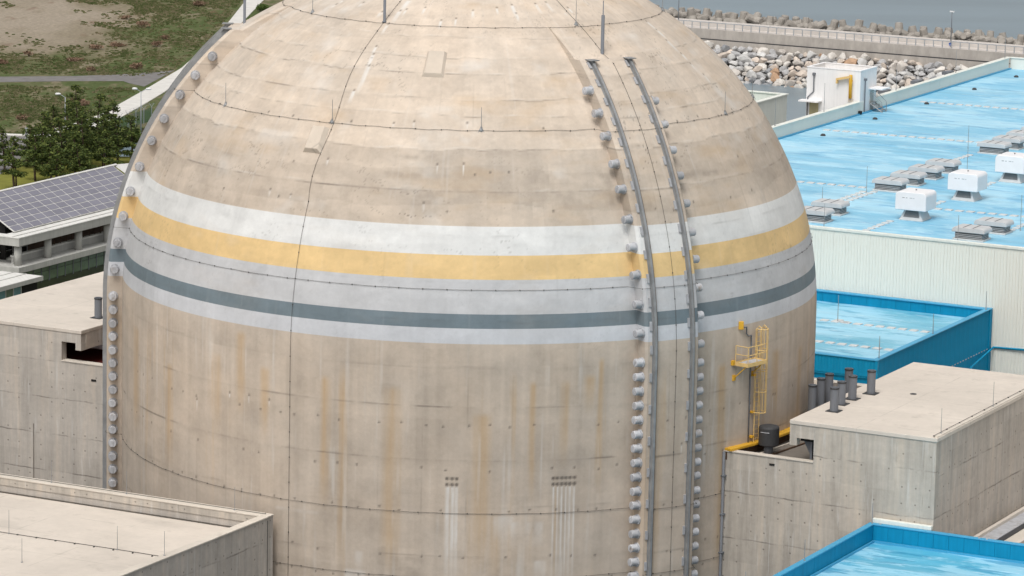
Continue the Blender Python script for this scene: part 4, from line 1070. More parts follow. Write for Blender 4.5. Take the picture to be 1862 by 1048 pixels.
P_ = [(1.9 + .96 * k, 57.8, -10.9) for k in range(10)] + [(2.9, 58.4, -10.9), (3.6, 57.9, -10.9)] + [(.0 + .98 * k, 49.5, -10.9) for k in range(12)]
pavers(bb, P_)
for b_, a_, h in ((12.95, 65.0, 1.5), (12.95, 53.2, 1.6), (12.95, 42.0, 1.7), (3.0, 57.9, 2.2)): part('lightning_rod', proof(b_, a_, -9.98 if b_ > 10 else -10.9, h, .035), M['steel'], bb)
mb = MB()
for k in range(26): mb.box(13.13, 13.16, 50 + .6 * k, 50.22 + .6 * k, -13.3, -13.22)
part('fixing_row', mb, M['cap'], bb)['kind'] = 'stuff'
part('blue_pipe', MB().tube([(13.35, 61.0, -19), (13.35, 61.0, -14.0), (13.4, 65.9, -13.2), (17.5, 65.8, -13.05)], .09, 8), M['blue'], bb, True)
lw = thing('low_concrete_roof', 'low concrete roof with a pale kerb below the blue annex', 'building', (5, 38, GZ))
part('deck', MB().box(-10, 26, 20.5, 41.2, GZ, -12.5), M['roof'], lw)
part('kerb', MB().box(-10, 15, 40.5, 41.18, -12.5, -11.9), M['coping'], lw, False, .03)
part('kerb', MB().box(-10, 20, 36.0, 36.4, -12.5, -12.2), M['coping'], lw, False, .03)
part('sleeve', MB().lathe([(.12, 0), (.12, 1.3), (.0, 1.32)], 8, 'z', (14.0, 34, -12.5)), M['pipe'], lw)

# ---- blue-walled roof at the bottom right
br = thing('blue_parapet_building', 'bright blue parapet and blue-green roof at the bottom right corner', 'building', (45, -30, GZ))
part('roof', MB().box(32.5, 75, -70, -7.7, -11.2, -10.75), M['mem_r'], br)
part('left_wall', MB().box(32.32, 32.55, -70, -7.4, GZ, -10.75), M['blue'], br)
part('back_wall', MB().box(32.55, 75, -7.66, -7.4, GZ, -10.75), M['blue'], br)
for b0_ in np.arange(32.6, 70, 1.0): part('parapet_panel', MB().box(b0_ + .028, b0_ + 1.012, -7.72, -7.42, -10.75, -9.68), M['blue'], br)
for k in range(11): part('parapet_panel', MB().box(32.34, 32.62, -7.43 - 3.2 * (k + 1) + .008, -7.43 - 3.2 * k - .008, -10.75, -9.68), M['blue'], br)
part('coping', MB().box(32.26, 32.66, -70, -7.76, -9.68, -9.6), M['bluecap'], br, False, .02)
part('coping', MB().box(32.26, 75, -7.76, -7.36, -9.68, -9.6), M['bluecap'], br, False, .02)
part('wall_flashing', MB().box(32.4, 36.3, -7.35, -7.03, -9.62, -9.35), M['trim'], br, False, .03)
part('gutter', MB().box(32.66, 70, -7.85, -7.74, -10.75, -10.62), M['bluecap'], br)
part('gutter', MB().box(32.66, 32.78, -60, -7.85, -10.75, -10.62), M['bluecap'], br)
for b_, a_ in ((32.5, -7.6), (32.5, -18.3), (32.5, -27)): part('lightning_rod', proof(b_, a_, -9.6, 1.3, .03), M['steel'], br)
part('roof_drain', MB().lathe([(.22, 0), (.22, .12), (0, .2)], 10, 'z', (36.5, -21.9, -10.75)), M['drum'], br)
mb = MB()
for b_, a_ in ((39.5, -7.6), (40.0, -7.6), (33, -7.6), (45, -7.6)): mb.box(b_, b_ + .1, a_ - .05, a_ + .05, -9.6, -9.55)
part('coping_bolts', mb, M['cap'], br)
lb = thing('side_roof', 'grey side roof with long kerbs between annex wall and blue parapet', 'building', (40, 0, GZ))
part('deck', MB().box(36.32, 70, -7.3, 60, GZ, -11.6), M['coping'], lb)
part('kerb', MB().box(36.75, 37.0, -7.3, 60, -11.6, -11.3), M['roof'], lb)
part('channel', MB().box(37.0, 38.0, -7.3, 60, -11.6, -11.5), M['cap'], lb)
part('channel', MB().box(38.0, 38.4, -7.3, 60, -11.6, -11.55), M['drum'], lb)
part('kerb', MB().box(39.6, 39.9, -7.3, 60, -11.6, -11.25), M['roof'], lb)
part('channel', MB().box(39.9, 40.7, -7.3, 60, -11.6, -11.57), M['rusty'], lb)

# ================================================================== OFFICE BUILDING WITH SOLAR ROOF
ob = thing('office_building', 'office building with a sloping solar panel roof and concrete colonnade', 'building', (-128, 147, GZ))
BX = -126.5                                        # outer line of the canopy
tilt = math.atan(.572)
ca, sa = math.cos(tilt), math.sin(tilt)
PB0, PZ0 = -134.45, -23.95                         # upper edge of the array
def slope(bd, off=0.0):                            # point bd metres down the slope
    return PB0 + bd * ca + off * sa, PZ0 - bd * sa + off * ca
PL = 6.62; rows_n, cols_n = 7, 15; pa0, pw = 133.35, 1.94; ph = PL / rows_n
mb = MB()
q = [slope(0, -.12), slope(PL, -.12), slope(PL, -.03), slope(0, -.03)]
mb.extrude_y(q, pa0 - .08, pa0 + cols_n * pw + .08)
fr = part('array_deck', mb, M['lightslab'], ob)
pm = MB(); pm.box(0, pw - .15, 0, ph - .115, 0, .03); pme = pm.mesh('solar_panel'); pme.materials.append(M['panel'])
og = ORG[ob.name]
for r_ in range(rows_n):
    for c_ in range(cols_n):
        o = bpy.data.objects.new('solar_panel', pme); COL.objects.link(o); o.parent = ob
        b_, z_ = slope(r_ * ph + .04, -.02)
        ux = Vector((0, 1, 0)); uy = Vector((ca, 0, -sa)); uz = ux.cross(uy)
        if uz.z < 0: ux, uz = ux, -uz
        mt_ = Matrix((ux, uy, Vector((sa, 0, ca)))).transposed().to_4x4()
        mt_.translation = Vector((b_ - og[0], pa0 + c_ * pw + .075 - og[1], z_ - og[2]))
        o.matrix_local = mt_
part('array_rim', MB().extrude_y([slope(-.25, -.14), slope(-.02, -.14), slope(-.02, .05), slope(-.25, .05)], pa0 - .1, 163.4), M['lightslab'], ob)
part('roof_end', MB().prism([(-134.7, 162.6), (-128.5, 162.6), (-126.6, 168), (-134.7, 168)], -26.5, -25.6), M['lightslab'], ob)
part('roof_back', MB().add([(-134.8, 163, -23.9), (-134.8, 172, -24.6), (-126.6, 172, -27.2), (-128.6, 163, -27.2)], [(3, 2, 1, 0)]), M['lightslab'], ob)
part('attic_wall', MB().add([(-134.5, 133.5, -24.3), (-134.5, 163, -24.3), (-134.5, 163, -31), (-134.5, 133.5, -31)], [(0, 1, 2, 3)]), M['greycol'], ob)
part('array_shade_wall', MB().box(-134.4, -130.5, 134.0, 134.2, -31, -26.8), M['dark'], ob)
# canopy slab with fascia
part('canopy_slab', MB().box(-129.2, BX, 131.0, 172, -28.45, -27.55), M['greycol'], ob, False, .03)
part('canopy_top', MB().box(-129.2, BX + .03, 130.96, 172, -27.55, -27.42), M['lightslab'], ob, False, .02)
part('canopy_rib', MB().box(-127.5, -127.38, 131.0, 172, -27.42, -27.36), M['greycol'], ob)
part('canopy_return', MB().box(-140, -129.2, 131.0, 132.6, -28.45, -27.45), M['lightslab'], ob, False, .03)
for a_ in (131.9, 137.9, 144.2, 150.2, 156.2, 162.2):
    part('column', MB().lathe([(.44, -30.8), (.44, -28.45)], 18, 'z', (-127.3, a_, 0)), M['greycol'], ob, True)
part('floor_slab', MB().box(-134, -126.2, 130.5, 172, -31.45, -30.78), M['greycol'], ob, False, .02)
part('balcony_wall', MB().box(-128.6, -128.3, 132.5, 172, -30.78, -30.05), M['greycol'], ob)
part('balcony_coping', MB().box(-128.75, -128.2, 132.5, 172, -30.05, -29.85), M['lightslab'], ob)
part('back_wall', MB().box(-131.5, -131.2, 139.5, 172, -30.78, -27.5), M['brick'], ob)
part('window_recess', MB().box(-131.5, -131.2, 130.5, 139.5, -30.78, -27.5), M['dark'], ob)
for a_ in np.arange(130.6, 139.5, 1.45): part('mullion', MB().box(-131.18, -131.08, a_, a_ + .09, -30.78, -27.5), M['frame'], ob)
for z_ in (-30.0, -29.1, -28.2): part('transom', MB().box(-131.17, -131.1, 130.5, 139.5, z_, z_ + .07), M['frame'], ob)
for a_ in np.arange(139.8, 165, 1.2): part('baluster', MB().box(-128.5, -128.44, a_, a_ + .05, -29.85, -28.9), M['rusty'], ob)
part('lower_wall', MB().box(-134, -126.9, 130.7, 172, GZ, -31.45), M['darkgreen'], ob)
for k in range(23):
    a_ = 131 + 1.62 * k
    if a_ > 170: break
    part('window_pane', MB().box(-126.88, -126.80, a_ + .06, a_ + 1.56, -32.05, -31.55), M['glass'], ob)
    part('window_pane', MB().box(-126.88, -126.80, a_ + .06, a_ + 1.56, -33.15, -32.13), M['glass'], ob)
    part('mullion', MB().box(-126.88, -126.74, a_ - .05, a_ + .05, -33.3, -31.46), M['pipe'], ob)
ec = thing('entrance_canopy', 'low flat canopy roof with teal glass below, at the left edge', 'canopy', (-123, 122, GZ))
part('roof_slab', MB().box(-127.5, -122.0, 100, 129.0, -31.35, -31.0), M['lightslab'], ec, False, .02)
part('fascia', MB().box(-122.0, -121.9, 100, 129.05, -31.5, -31.0), M['greycol'], ec)
for z_ in (-124.2, -125.9): part('roof_joint', MB().box(z_, z_ + .12, 100, 129, -31.0, -30.94), M['greycol'], ec)
for k in range(14):
    a_ = 106 + 1.5 * k
    if a_ < 125.2: part('window_pane', MB().box(-122.6, -122.5, a_ + .05, a_ + 1.45, -38, -31.5), M['teal'] if k % 2 == 0 else M['glass'], ec)
    part('mullion', MB().box(-122.62, -122.44, a_ - .06, a_ + .06, -38, -31.5), M['frame'] if a_ < 126 else M['dark'], ec)
part('slat_screen', MB().box(-123, -122.7, 125.2, 129, -38, -31.5), M['dark'], ec)

# ================================================================== BREAKWATER
bw_a = 428.4
t = NT('breakwater_concrete'); o_ = t.coord(); x_, y_, z_ = t.sep(o_)
st = t.noise(t.comb(t.m('MULTIPLY', x_, .8), 1.0, t.m('MULTIPLY', z_, .3)), 1.0, 5, .65)
M['bw'] = t.out(t.mulv((0.40, 0.365, 0.33), t.m('MULTIPLY', t.rng(st, .3, .7, .82, 1.15), t.rng(t.noise(o_, .25, 4), .3, .7, .9, 1.1))), .95)
M['bwlight'] = plain('walkway_concrete', (0.54, 0.50, 0.465), .95, 0, .12, .5)
bwt = thing('breakwater', 'long stepped concrete breakwater wall with a railed walkway', 'breakwater', (-150, bw_a, SEA - 2))
part('lower_wall', MB().box(-212, 60, bw_a - .35, bw_a + 6, SEA - 2, -37.95), M['bw'], bwt)
part('joint', MB().box(-212, 60, bw_a - .2, bw_a + 6, -37.95, -37.75), M['drum'], bwt)
part('upper_wall', MB().box(-212, 60, bw_a, bw_a + 6, -37.75, -36.0), M['bw'], bwt)
part('walkway', MB().box(-212, 60, bw_a + .05, bw_a + 6.02, -36.0, -35.95), M['bwlight'], bwt)
part('back_wall', MB().box(-212, 60, bw_a + 3.2, bw_a + 6, -35.95, -35.1), M['bwlight'], bwt)
rl = thing('railing', 'light metal railing along the breakwater walkway', 'railing', (-150, bw_a + .2, -35.95))
b_ = -190.0
while b_ < -108:
    part('post', MB().box(b_, b_ + .14, bw_a + .12, bw_a + .25, -35.95, -34.75), M['lampgrey'], rl); b_ += 1.72
part('rail', MB().box(-190, -108, bw_a + .13, bw_a + .26, -34.80, -34.68), M['lampgrey'], rl)
part('rail', MB().box(-190, -108, bw_a + .17, bw_a + .23, -35.35, -35.31), M['frame'], rl)

# tetrapods
def tetra():
    mb = MB()
    for dv in ((0, 0, 1), (.943, 0, -.333), (-.471, .816, -.333), (-.471, -.816, -.333)):
        d = Vector(dv)
        mb.tube([d * .0, d * .8, d * 1.8, d * 1.95], .95, 10, .70)
    return mb.mesh('tetrapod', (0, 0, 0), False)
tme = tetra(); tme.materials.append(plain('tetrapod_concrete', (0.31, 0.285, 0.255), .95, 0, .25, .6))
rng = random.Random(11)
for rw in range(2):
    b_ = -196.0 + rw * 1.5
    while b_ < -108:
        o = bpy.data.objects.new('tetrapod', tme); COL.objects.link(o)
        o.location = W(b_ + rng.uniform(-.4, .4), bw_a + 7.9 + 2.6 * rw + rng.uniform(-.4, .4), -35.0 - .35 * rw + rng.uniform(-.3, .3))
        o.rotation_euler = (rng.choice((0, math.pi)) + rng.uniform(-.3, .3), rng.uniform(-.25, .25), rng.uniform(0, 6.28)); s_ = rng.uniform(.78, .95); o.scale = (s_, s_, s_)
        tag(o, 'grey concrete armour unit piled behind the breakwater walkway', 'armour unit', 'armour units behind the breakwater')
        b_ += 2.6

# rocks
RK = [('mid grey', (0.42, 0.415, 0.415), 22), ('buff', (0.50, 0.46, 0.42), 20), ('warm tan', (0.57, 0.49, 0.42), 18), ('light grey', (0.53, 0.52, 0.505), 18), ('off-white', (0.62, 0.585, 0.54), 14), ('rust brown', (0.44, 0.29, 0.19), 4), ('dark slate', (0.28, 0.285, 0.295), 4)]
ROCKM = []
for nm_, cl_, wt_ in RK:
    t = NT('armour_rock_' + nm_.replace(' ', '_').replace('-', '_'))
    c = t.mulv(cl_, t.m('MULTIPLY', t.rng(t.noise(t.coord(), 1.6, 5, .65), .25, .75, .78, 1.18), t.rng(t.n('ShaderNodeObjectInfo').outputs['Random'], 0, 1, .85, 1.12)))
    t.bump(t.noise(t.coord(), 2.5, 5, .6), .4, .06)
    ROCKM.append(t.out(c, .9))
def rock_mesh(seed):
    import bmesh
    r_ = random.Random(seed); bm = bmesh.new(); bmesh.ops.create_icosphere(bm, subdivisions=2, radius=1.0)
    planes = []
    for k in range(13):
        n_ = Vector((r_.gauss(0, 1), r_.gauss(0, 1), r_.gauss(0, 1))).normalized(); planes.append((n_, r_.uniform(.48, .8)))
    sc = Vector((r_.uniform(.95, 1.35), r_.uniform(.8, 1.05), r_.uniform(.6, .85)))
    for v in bm.verts:
        p = v.co.copy()
        for n_, d in planes:
            e = p.dot(n_) - d
            if e > 0: p -= n_ * e
        v.co = Vector((p.x * sc.x, p.y * sc.y, p.z * sc.z))
    me = bpy.data.meshes.new('rock'); bm.to_mesh(me); bm.free(); me.materials.append(ROCKM[0])
    return me
rmes = [rock_mesh(k) for k in range(14)]
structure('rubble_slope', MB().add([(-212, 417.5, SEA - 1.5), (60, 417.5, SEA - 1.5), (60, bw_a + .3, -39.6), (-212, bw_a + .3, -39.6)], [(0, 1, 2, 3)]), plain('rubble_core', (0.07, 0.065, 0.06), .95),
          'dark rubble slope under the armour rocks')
rng = random.Random(5); n_rock = 0
for layer in range(8):
    a_ = 418.4 + layer * 1.34
    b_ = -176.5 + .8 * (layer % 2)
    while b_ < -123.5:
        if n_rock >= 300: break
        s_ = rng.choice((.7, .85, .95, 1.05, 1.25, 1.4)) * rng.uniform(.9, 1.1)
        o = bpy.data.objects.new('rock', rng.choice(rmes)); COL.objects.link(o)
        zz = SEA - .9 + (a_ - 418.0) * .54 + .25
        o.location = W(b_ + rng.uniform(-.3, .3), a_ + rng.uniform(-.3, .3), zz + rng.uniform(-.1, .3))
        o.rotation_euler = (rng.uniform(-.5, .5) + .4, rng.uniform(-.5, .5), rng.uniform(0, 6.28)); o.scale = (s_, s_, s_)
        kk = rng.choices(range(7), [w_ for _, _, w_ in RK])[0]
        o.material_slots[0].link = 'OBJECT'; o.material_slots[0].material = ROCKM[kk]
        tag(o, RK[kk][0] + ' armour rock on the breakwater slope', 'rock', RK[kk][0] + ' armour rocks')
        n_rock += 1
        b_ += 1.2 * s_ + .32
fm = MB(); rg = random.Random(21)
for k in range(900):
    a_ = rg.uniform(418.0, 428.3); b_ = rg.uniform(-178, -122); zz = SEA - .95 + (a_ - 418.0) * .54
    src = rmes[k % 14]; s_ = rg.uniform(.28, .55); an_ = rg.uniform(0, 6.28); c_, n_ = math.cos(an_), math.sin(an_)
    fm.add([(b_ + s_ * (v.co.x * c_ - v.co.y * n_), a_ + s_ * (v.co.x * n_ + v.co.y * c_), zz + s_ * v.co.z + rg.uniform(0, .1)) for v in src.vertices], [tuple(p.vertices) for p in src.polygons])
o = link('rubble_stones', fm.mesh('rubble_stones'), ROCKM[0]); o.rotation_euler.z = -TH
tag(o, 'small broken stones filling the gaps between the armour rocks', 'rubble', None, 'stuff')

lp = thing('lamp_post', 'tall thin post with a blue plate on the breakwater', 'lamp post', (-128.8, bw_a + 2.0, -35.95))
part('pole', MB().tube([(-128.8, bw_a + 2, -35.95), (-128.8, bw_a + 2, -32), (-128.8, bw_a + 2, -29.6)], .11, 8, .07), M['pipe'], lp, True)
part('sign_plate', MB().box(-129.1, -128.5, bw_a + 1.8, bw_a + 1.86, -35.7, -35.2), M['sign'], lp)
part('lamp_head', MB().box(-129.2, -128.4, bw_a + 1.85, bw_a + 2.15, -29.62, -29.4), M['lamphead'], lp)
lp2 = thing('lamp_post', 'thin post on the breakwater beside the dome outline', 'lamp post', (-184.2, bw_a + 4, -35.95))
part('pole', MB().tube([(-184.2, bw_a + 4, -35.95), (-184.2, bw_a + 4, -28)], .09, 8, .06), M['pipe'], lp2, True)
part('lamp_head', MB().box(-184.8, -183.8, bw_a + 3.85, bw_a + 4.15, -28, -27.85), M['lamphead'], lp2)

# ================================================================== TREES, LAMPS, FENCE, MEADOW
t = NT('pine_needles')
ri = t.n('ShaderNodeNewGeometry').outputs['Random Per Island']
c = t.ramp(ri, [(0.0, (0.028, 0.045, 0.015)), (.35, (0.055, 0.080, 0.022)), (.7, (0.095, 0.125, 0.032)), (1.0, (0.16, 0.18, 0.05))])
M['needles'] = t.out(c, .8, 0, .15)
t = NT('dark_leaves'); ri = t.n('ShaderNodeNewGeometry').outputs['Random Per Island']
M['leafdark'] = t.out(t.ramp(ri, [(0.0, (0.015, 0.035, 0.018)), (1.0, (0.045, 0.085, 0.035))]), .7, 0, .2)
t = NT('light_leaves'); ri = t.n('ShaderNodeNewGeometry').outputs['Random Per Island']
M['leaflight'] = t.out(t.ramp(ri, [(0.0, (0.05, 0.09, 0.02)), (1.0, (0.13, 0.18, 0.045))]), .7, 0, .2)
t = NT('russet_twigs'); ri = t.n('ShaderNodeNewGeometry').outputs['Random Per Island']
M['russet'] = t.out(t.ramp(ri, [(0.0, (0.13, 0.085, 0.055)), (.6, (0.22, 0.14, 0.095)), (1.0, (0.30, 0.21, 0.15))]), .9, 0, .1)

def leaf_cloud(rng, pads, n_per, size):
    """pads: (centre, (rx, ry, rz)); small leaf clumps spread through flattened pads."""
    mb = MB()
    for c_, (rx, ry, rz) in pads:
        n = int(n_per * rx * ry * (.6 + rz))
        for k in range(n):
            while True:
                p = Vector((rng.uniform(-1, 1), rng.uniform(-1, 1), rng.uniform(-1, 1)))
                if p.length < 1: break
            q = Vector(c_) + Vector((p.x * rx, p.y * ry, p.z * rz))
            s = size * rng.uniform(.6, 1.35)
            u = Vector((rng.gauss(0, 1), rng.gauss(0, 1), rng.gauss(0, .5))).normalized()
            w = u.cross(Vector((rng.gauss(0, 1), rng.gauss(0, 1), rng.gauss(0, 1)))).normalized()
            mb.add([q - u * s, q - w * s * .45, q + u * s, q + w * s * .5], [(0, 1, 2, 3)])
    return mb
def pine(pos, h, spread, seed, label):
    rg = random.Random(seed)
    o = thing('pine_tree', label, 'tree', (pos[0], pos[1], GZ), 'pines behind the office building', plant=False)
    x, y = pos; lean = Vector((rg.uniform(-.5, .5), rg.uniform(-.3, .3), 0))
    def tp(f): return Vector((x, y, GZ)) + lean * f * f + Vector((.12 * math.sin(5 * f + seed), 0, f * h))
    tk = part('trunk', MB().tube([tp(k / 7) for k in range(8)], .19, 8, .05), M['bark'], o, True)
    pads = []
    n = 15
    for k in range(n):
        f = .26 + .72 * k / (n - 1)
        base = tp(f); an = k * 2.4 + rg.uniform(-.4, .4)
        ln = spread * (1.2 - .8 * (f - .26) / .72) * rg.uniform(.65, 1.1)
        tip = base + Vector((math.cos(an) * ln, math.sin(an) * ln, rg.uniform(.0, .5)))
        part('limb', MB().tube([base, (base + tip) / 2 + Vector((0, 0, -.1)), tip], .06, 5, .02), M['bark'], tk)
        pads.append((tip - (tip - base) * .15, (ln * .55, ln * .55, .42)))
        pads.append((base + (tip - base) * .45 + Vector((0, 0, .12)), (ln * .40, ln * .40, .30)))
    pads.append((tp(1.0), (spread * .35, spread * .35, .5)))
    part('crown', leaf_cloud(rg, pads, 130, .20), M['needles'], o)
    return o
PT = [((-66.3, 297.4), 7.4, 1.9, 'double-trunked pine standing alone at the left edge on the lawn'), ((-64.0, 305.0), 7.2, 1.8, 'small pine just right of the lone lawn pine'),
      ((-63.3, 321.2), 8.6, 2.2, 'broad pine left of the tall lamp in the grove'), ((-61.1, 313.9), 7.9, 2.1, 'pine in front of the grove above the solar panels, left'),
      ((-60.2, 327.1), 11.0, 2.4, 'tallest dark pine rising above the single lamp'), ((-58.2, 317.4), 8.2, 2.2, 'pine in the front middle of the grove'),
      ((-57.2, 328.0), 9.6, 2.3, 'tall pine with a pointed top before the pale path'), ((-55.4, 318.8), 7.4, 2.1, 'front pine above the right half of the solar panels'),
      ((-55.2, 330.7), 8.2, 2.1, 'pine behind the grove left of the round bush'), ((-53.5, 322.5), 6.6, 2.0, 'low pine beside the dome at the right of the grove'),
      ((-52.0, 328.1), 6.4, 1.9, 'rightmost pine of the grove half behind the dome rail'), ((-69.6, 312.9), 6.5, 1.7, 'short pine by the grey road at the left edge'),
      ((-65.4, 325.0), 7.3, 2.0, 'pine at the back left of the grove'), ((-62.2, 332.0), 8.0, 2.0, 'slim pine behind the tall lamp'), ((-66.7, 318.0), 6.2, 1.8, 'low bushy pine between the road and the grove'),
      ((-59.4, 322.0), 9.2, 2.0, 'slender pine at the centre of the grove')]
PT += [((-60.6, 300.5), 5.6, 1.9, 'small pine at the front edge of the grove nearest the solar roof'), ((-57.4, 304.5), 5.4, 1.8, 'small dense pine at the front centre of the grove'), ((-58.6, 308.0), 6.6, 2.0, 'low front pine just above the middle of the solar roof'), ((-61.6, 304.0), 6.4, 1.9, 'low front pine above the left part of the solar roof'),
       ((-54.6, 313.0), 6.2, 1.9, 'low front pine near the right end of the solar roof'), ((-63.8, 312.0), 7.0, 2.0, 'bushy pine between the lone lawn pine and the grove'),
       ((-56.6, 334.0), 7.0, 2.0, 'pine at the back of the grove against the pale path')]
for k, (p, h, sp, lb_) in enumerate(PT): pine(p, h, sp, 40 + k, lb_)
o = bpy.data.objects[[x.name for x in bpy.data.objects if x.name.startswith('pine_tree')][0]]
part('trunk', MB().tube([(-65.9, 297.4, GZ), (-65.95, 297.4, GZ + 2.2), (-66.15, 297.4, GZ + 4.6)], .15, 8, .07), M['bark'], o, True)
def bush(name, pos, r, h, mat, label, cat, seed, group=None, size=.16, n=240, trunk=False):
    rg = random.Random(seed); o = thing(name, label, cat, (pos[0], pos[1], GZ), group, plant=False)
    z0 = h * .5 if trunk else 0
    pads = [((pos[0] + rg.uniform(-.4, .4) * r, pos[1] + rg.uniform(-.4, .4) * r, GZ + z0 + (h - z0) * rg.uniform(.35, .75)), (r * rg.uniform(.45, .75), r * rg.uniform(.45, .75), (h - z0) * rg.uniform(.25, .4))) for k in range(6)]
    part('foliage', leaf_cloud(rg, pads, n, size), M[mat], o)
    part('stem', MB().tube([(pos[0], pos[1], GZ), (pos[0] + .05, pos[1], GZ + h * .6)], .09 if trunk else .05, 6, .03), M['bark'], o)
    return o
bush('round_tree', (-52.6, 339.3), 1.25, 3.1, 'leaflight', 'small round-crowned tree beside the dome rail', 'tree', 1, trunk=True, n=330)
bush('dark_bush', (-55.0, 336.5), 1.5, 2.3, 'leafdark', 'dark green bush between the grove and the round tree', 'bush', 2, n=300)
bush('path_bush', (-43.2, 527.5), 1.6, 1.6, 'leaflight', 'green bush right of the pale path at the top', 'bush', 3)
SHR = [(-66.8, 465.7), (-59.7, 466.8), (-68.4, 429.5), (-72.7, 442.8), (-81.7, 448.5), (-70.5, 460.9), (-65.6, 385.8), (-56.5, 534.3), (-73.2, 366.6), (-69.5, 509.7), (-64.7, 496.6), (-85.1, 436.2), (-60.4, 433.8), (-59.1, 478.0)]
rg = random.Random(9)
def shot_x(p): v = Vector((p[0], p[1], GZ)) - CAM; return v.dot(rt) / v.dot(fw)
SHR.sort(key=shot_x)
ORD = ['first', 'second', 'third', 'fourth', 'fifth', 'sixth', 'seventh', 'eighth', 'ninth', 'tenth', 'eleventh', 'twelfth', 'thirteenth', 'fourteenth']
for k, p in enumerate(SHR):
    bush('russet_shrub', p, rg.uniform(1.2, 2.2), rg.uniform(.7, 1.3), 'russet', 'low russet brown meadow shrub, %s from the left edge' % ORD[k], 'shrub', 70 + k, 'russet shrubs in the meadow', .18, 60)

# meadow tussocks: nobody could count them
rs = np.random.RandomState(4)
N0 = 60000
X = rs.uniform(-100, -44, N0); Yy = rs.uniform(352, 560, N0)
dn = fbm(X * .06 * 1.6, Yy * .026 * 1.6, 51, 4) * .6 + fbm(X * .4, Yy * .16, 52, 3) * .5
keep = (dn + .22 * rs.randn(N0) > .0) & (np.sqrt(((X + 90) * .05) ** 2 + ((Yy - 505) * .016) ** 2) + .9 * fbm(X * .25, Yy * .10, 53, 4) > .72 + .35 * rs.rand(N0))
keep &= ~((Yy > 408) & (Yy < 424)) & (X < np.interp(Yy, [350, 360, 366.7, 376.6, 405, 435.7, 472.5, 503, 550, 600], [-69.5, -66.3, -63.4, -61, -56.9, -52.7, -50.3, -49, -47.7, -46]) - .9)
X, Yy, dn = X[keep], Yy[keep], dn[keep]
n = len(X); hgt = .10 + .30 * rs.rand(n) * (.5 + np.clip(dn, 0, 1)); wd = .15 + .38 * rs.rand(n); an = rs.rand(n) * np.pi
vv = np.zeros((n, 8, 3)); 
for j, da in enumerate((0, 1.57)):
    cx_, sy_ = np.cos(an + da) * wd, np.sin(an + da) * wd
    vv[:, 4 * j] = np.stack([X - cx_, Yy - sy_, np.full(n, GZ)], 1); vv[:, 4 * j + 1] = np.stack([X + cx_, Yy + sy_, np.full(n, GZ)], 1)
    vv[:, 4 * j + 2] = np.stack([X + cx_ * .6, Yy + sy_ * .6, GZ + hgt], 1); vv[:, 4 * j + 3] = np.stack([X - cx_ * .7, Yy - sy_ * .7, GZ + hgt * .8], 1)
me = bpy.data.meshes.new('meadow_grass')
base = np.arange(n) * 8
fq = np.concatenate([np.stack([base + k for k in (0, 1, 2, 3)], 1), np.stack([base + k for k in (4, 5, 6, 7)], 1)])
me.vertices.add(n * 8); me.vertices.foreach_set('co', vv.reshape(-1).astype(np.float32))
me.loops.add(fq.size); me.loops.foreach_set('vertex_index', fq.reshape(-1).astype(np.int32))
me.polygons.add(len(fq)); me.polygons.foreach_set('loop_start', np.arange(0, fq.size, 4, dtype=np.int32)); me.polygons.foreach_set('loop_total', np.full(len(fq), 4, dtype=np.int32))
me.update(calc_edges=True)
t = NT('tussock_grass'); ri = t.n('ShaderNodeNewGeometry').outputs['Random Per Island']; pn = t.noise(t.scale(t.pos(), (.15, .06, 1)), 1.0, 4, .6)
M['tuss'] = t.out(t.ramp(t.m('ADD', t.m('MULTIPLY', ri, .5), t.m('MULTIPLY', pn, .6)), [(0.2, (0.060, 0.080, 0.028)), (.45, (0.090, 0.112, 0.042)), (.62, (0.14, 0.14, 0.065)), (.78, (0.22, 0.185, 0.115))]), .95, 0, .1)
tag(link('meadow_grass', me, M['tuss']), 'uneven tussocks of green and straw coloured meadow grass', 'grass', None, 'stuff')

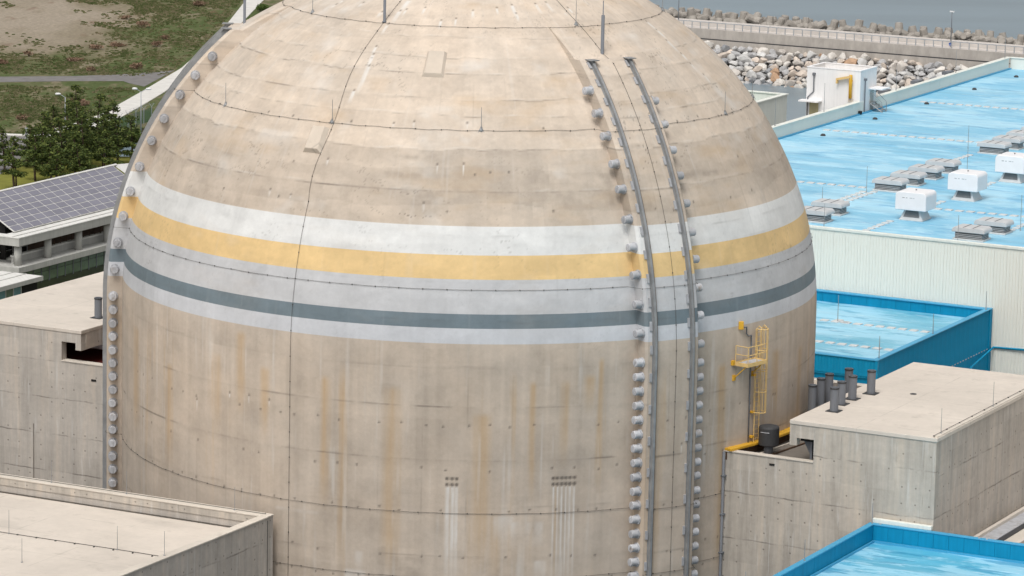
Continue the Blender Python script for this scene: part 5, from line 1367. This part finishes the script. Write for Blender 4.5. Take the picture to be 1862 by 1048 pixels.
def street_lamp(pos, h, label, arms):
    o = thing('street_lamp', label, 'street lamp', (pos[0], pos[1], GZ), 'street lamps by the pale path', plant=False)
    x, y = pos
    part('pole', MB().tube([(x, y, GZ), (x, y, GZ + h * .5), (x, y, GZ + h)], .10, 8, .06), M['lampgrey'], o, True)
    for s_, l in arms:
        part('arm', MB().tube([(x, y, GZ + h - .05), (x + s_ * l * .6, y, GZ + h + .25), (x + s_ * l, y, GZ + h + .42)], .045, 6), M['lampgrey'], o)
        part('lamp_head', MB().lathe([(.0, -.45), (.16, -.35), (.2, 0), (.14, .38), (0, .45)], 10, 'x', (x + s_ * (l + .3), y, GZ + h + .48)), M['lamphead'], o, True)
    return o
street_lamp((-53.0, 356.0), 6.6, 'grey double-armed street lamp beside the dome rail', ((-1, .7), (1, .9)))
street_lamp((-63.0, 336.5), 8.2, 'white-headed single street lamp standing in the pine grove', ((-1, .8),))
for (x, y), lb_ in (((-70.0, 345.2), 'grey square post at the end of the grey road'), ((-61.9, 346.8), 'grey square post at the end of the pale path')):
    o = thing('gate_post', lb_, 'gate post', (x, y, GZ), 'grey gate posts', plant=False)
    part('shaft', MB().box(x - .2, x + .2, y - .2, y + .2, GZ, GZ + 1.9), M['lampgrey'], o, False, .03)
    part('cap', MB().box(x - .25, x + .25, y - .25, y + .25, GZ + 1.9, GZ + 2.0), M['lampgrey'], o)

fn = thing('security_fence', 'green mesh fence with barbed wire arms beside the pale path', 'fence', (-55, 358, GZ), plant=False)
t = NT('green_mesh'); 
bs = t.b; tr_ = t.n('ShaderNodeBsdfTransparent'); mx = t.n('ShaderNodeMixShader'); mx.inputs[0].default_value = .55
t.set(bs.inputs['Base Color'], (0.05, 0.15, 0.11)); t.t.links.new(tr_.outputs[0], mx.inputs[1]); t.t.links.new(bs.outputs[0], mx.inputs[2])
t.t.links.new(mx.outputs[0], t.t.nodes['Material Output'].inputs['Surface'])
M['mesh'] = t.mat
FP = [(-58.6, 350.0), (-57.3, 353.4), (-56.4, 356.5), (-55.4, 359.6), (-54.4, 362.7), (-53.4, 365.8), (-52.4, 369)]
for k, (x, y) in enumerate(FP):
    part('post', MB().tube([(x, y, GZ), (x, y, GZ + 2.4)], .07 if k else .16, 7), M['lampgrey'], fn)
    for s_ in (-1, 1): part('barb_arm', MB().tube([(x, y, GZ + 2.4), (x + s_ * .42, y, GZ + 3.0)], .04, 5), M['lampgrey'], fn)
for (x, y), (x2, y2) in zip(FP[:-1], FP[1:]):
    part('mesh_panel', MB().add([(x, y, GZ + .1), (x2, y2, GZ + .1), (x2, y2, GZ + 2.3), (x, y, GZ + 2.3)], [(0, 1, 2, 3)]), M['mesh'], fn)
    for s_ in (-1, 1): part('wire', MB().tube([(x + s_ * .4, y, GZ + 2.97), (x2 + s_ * .4, y2, GZ + 2.97)], .015, 4), M['lampgrey'], fn)
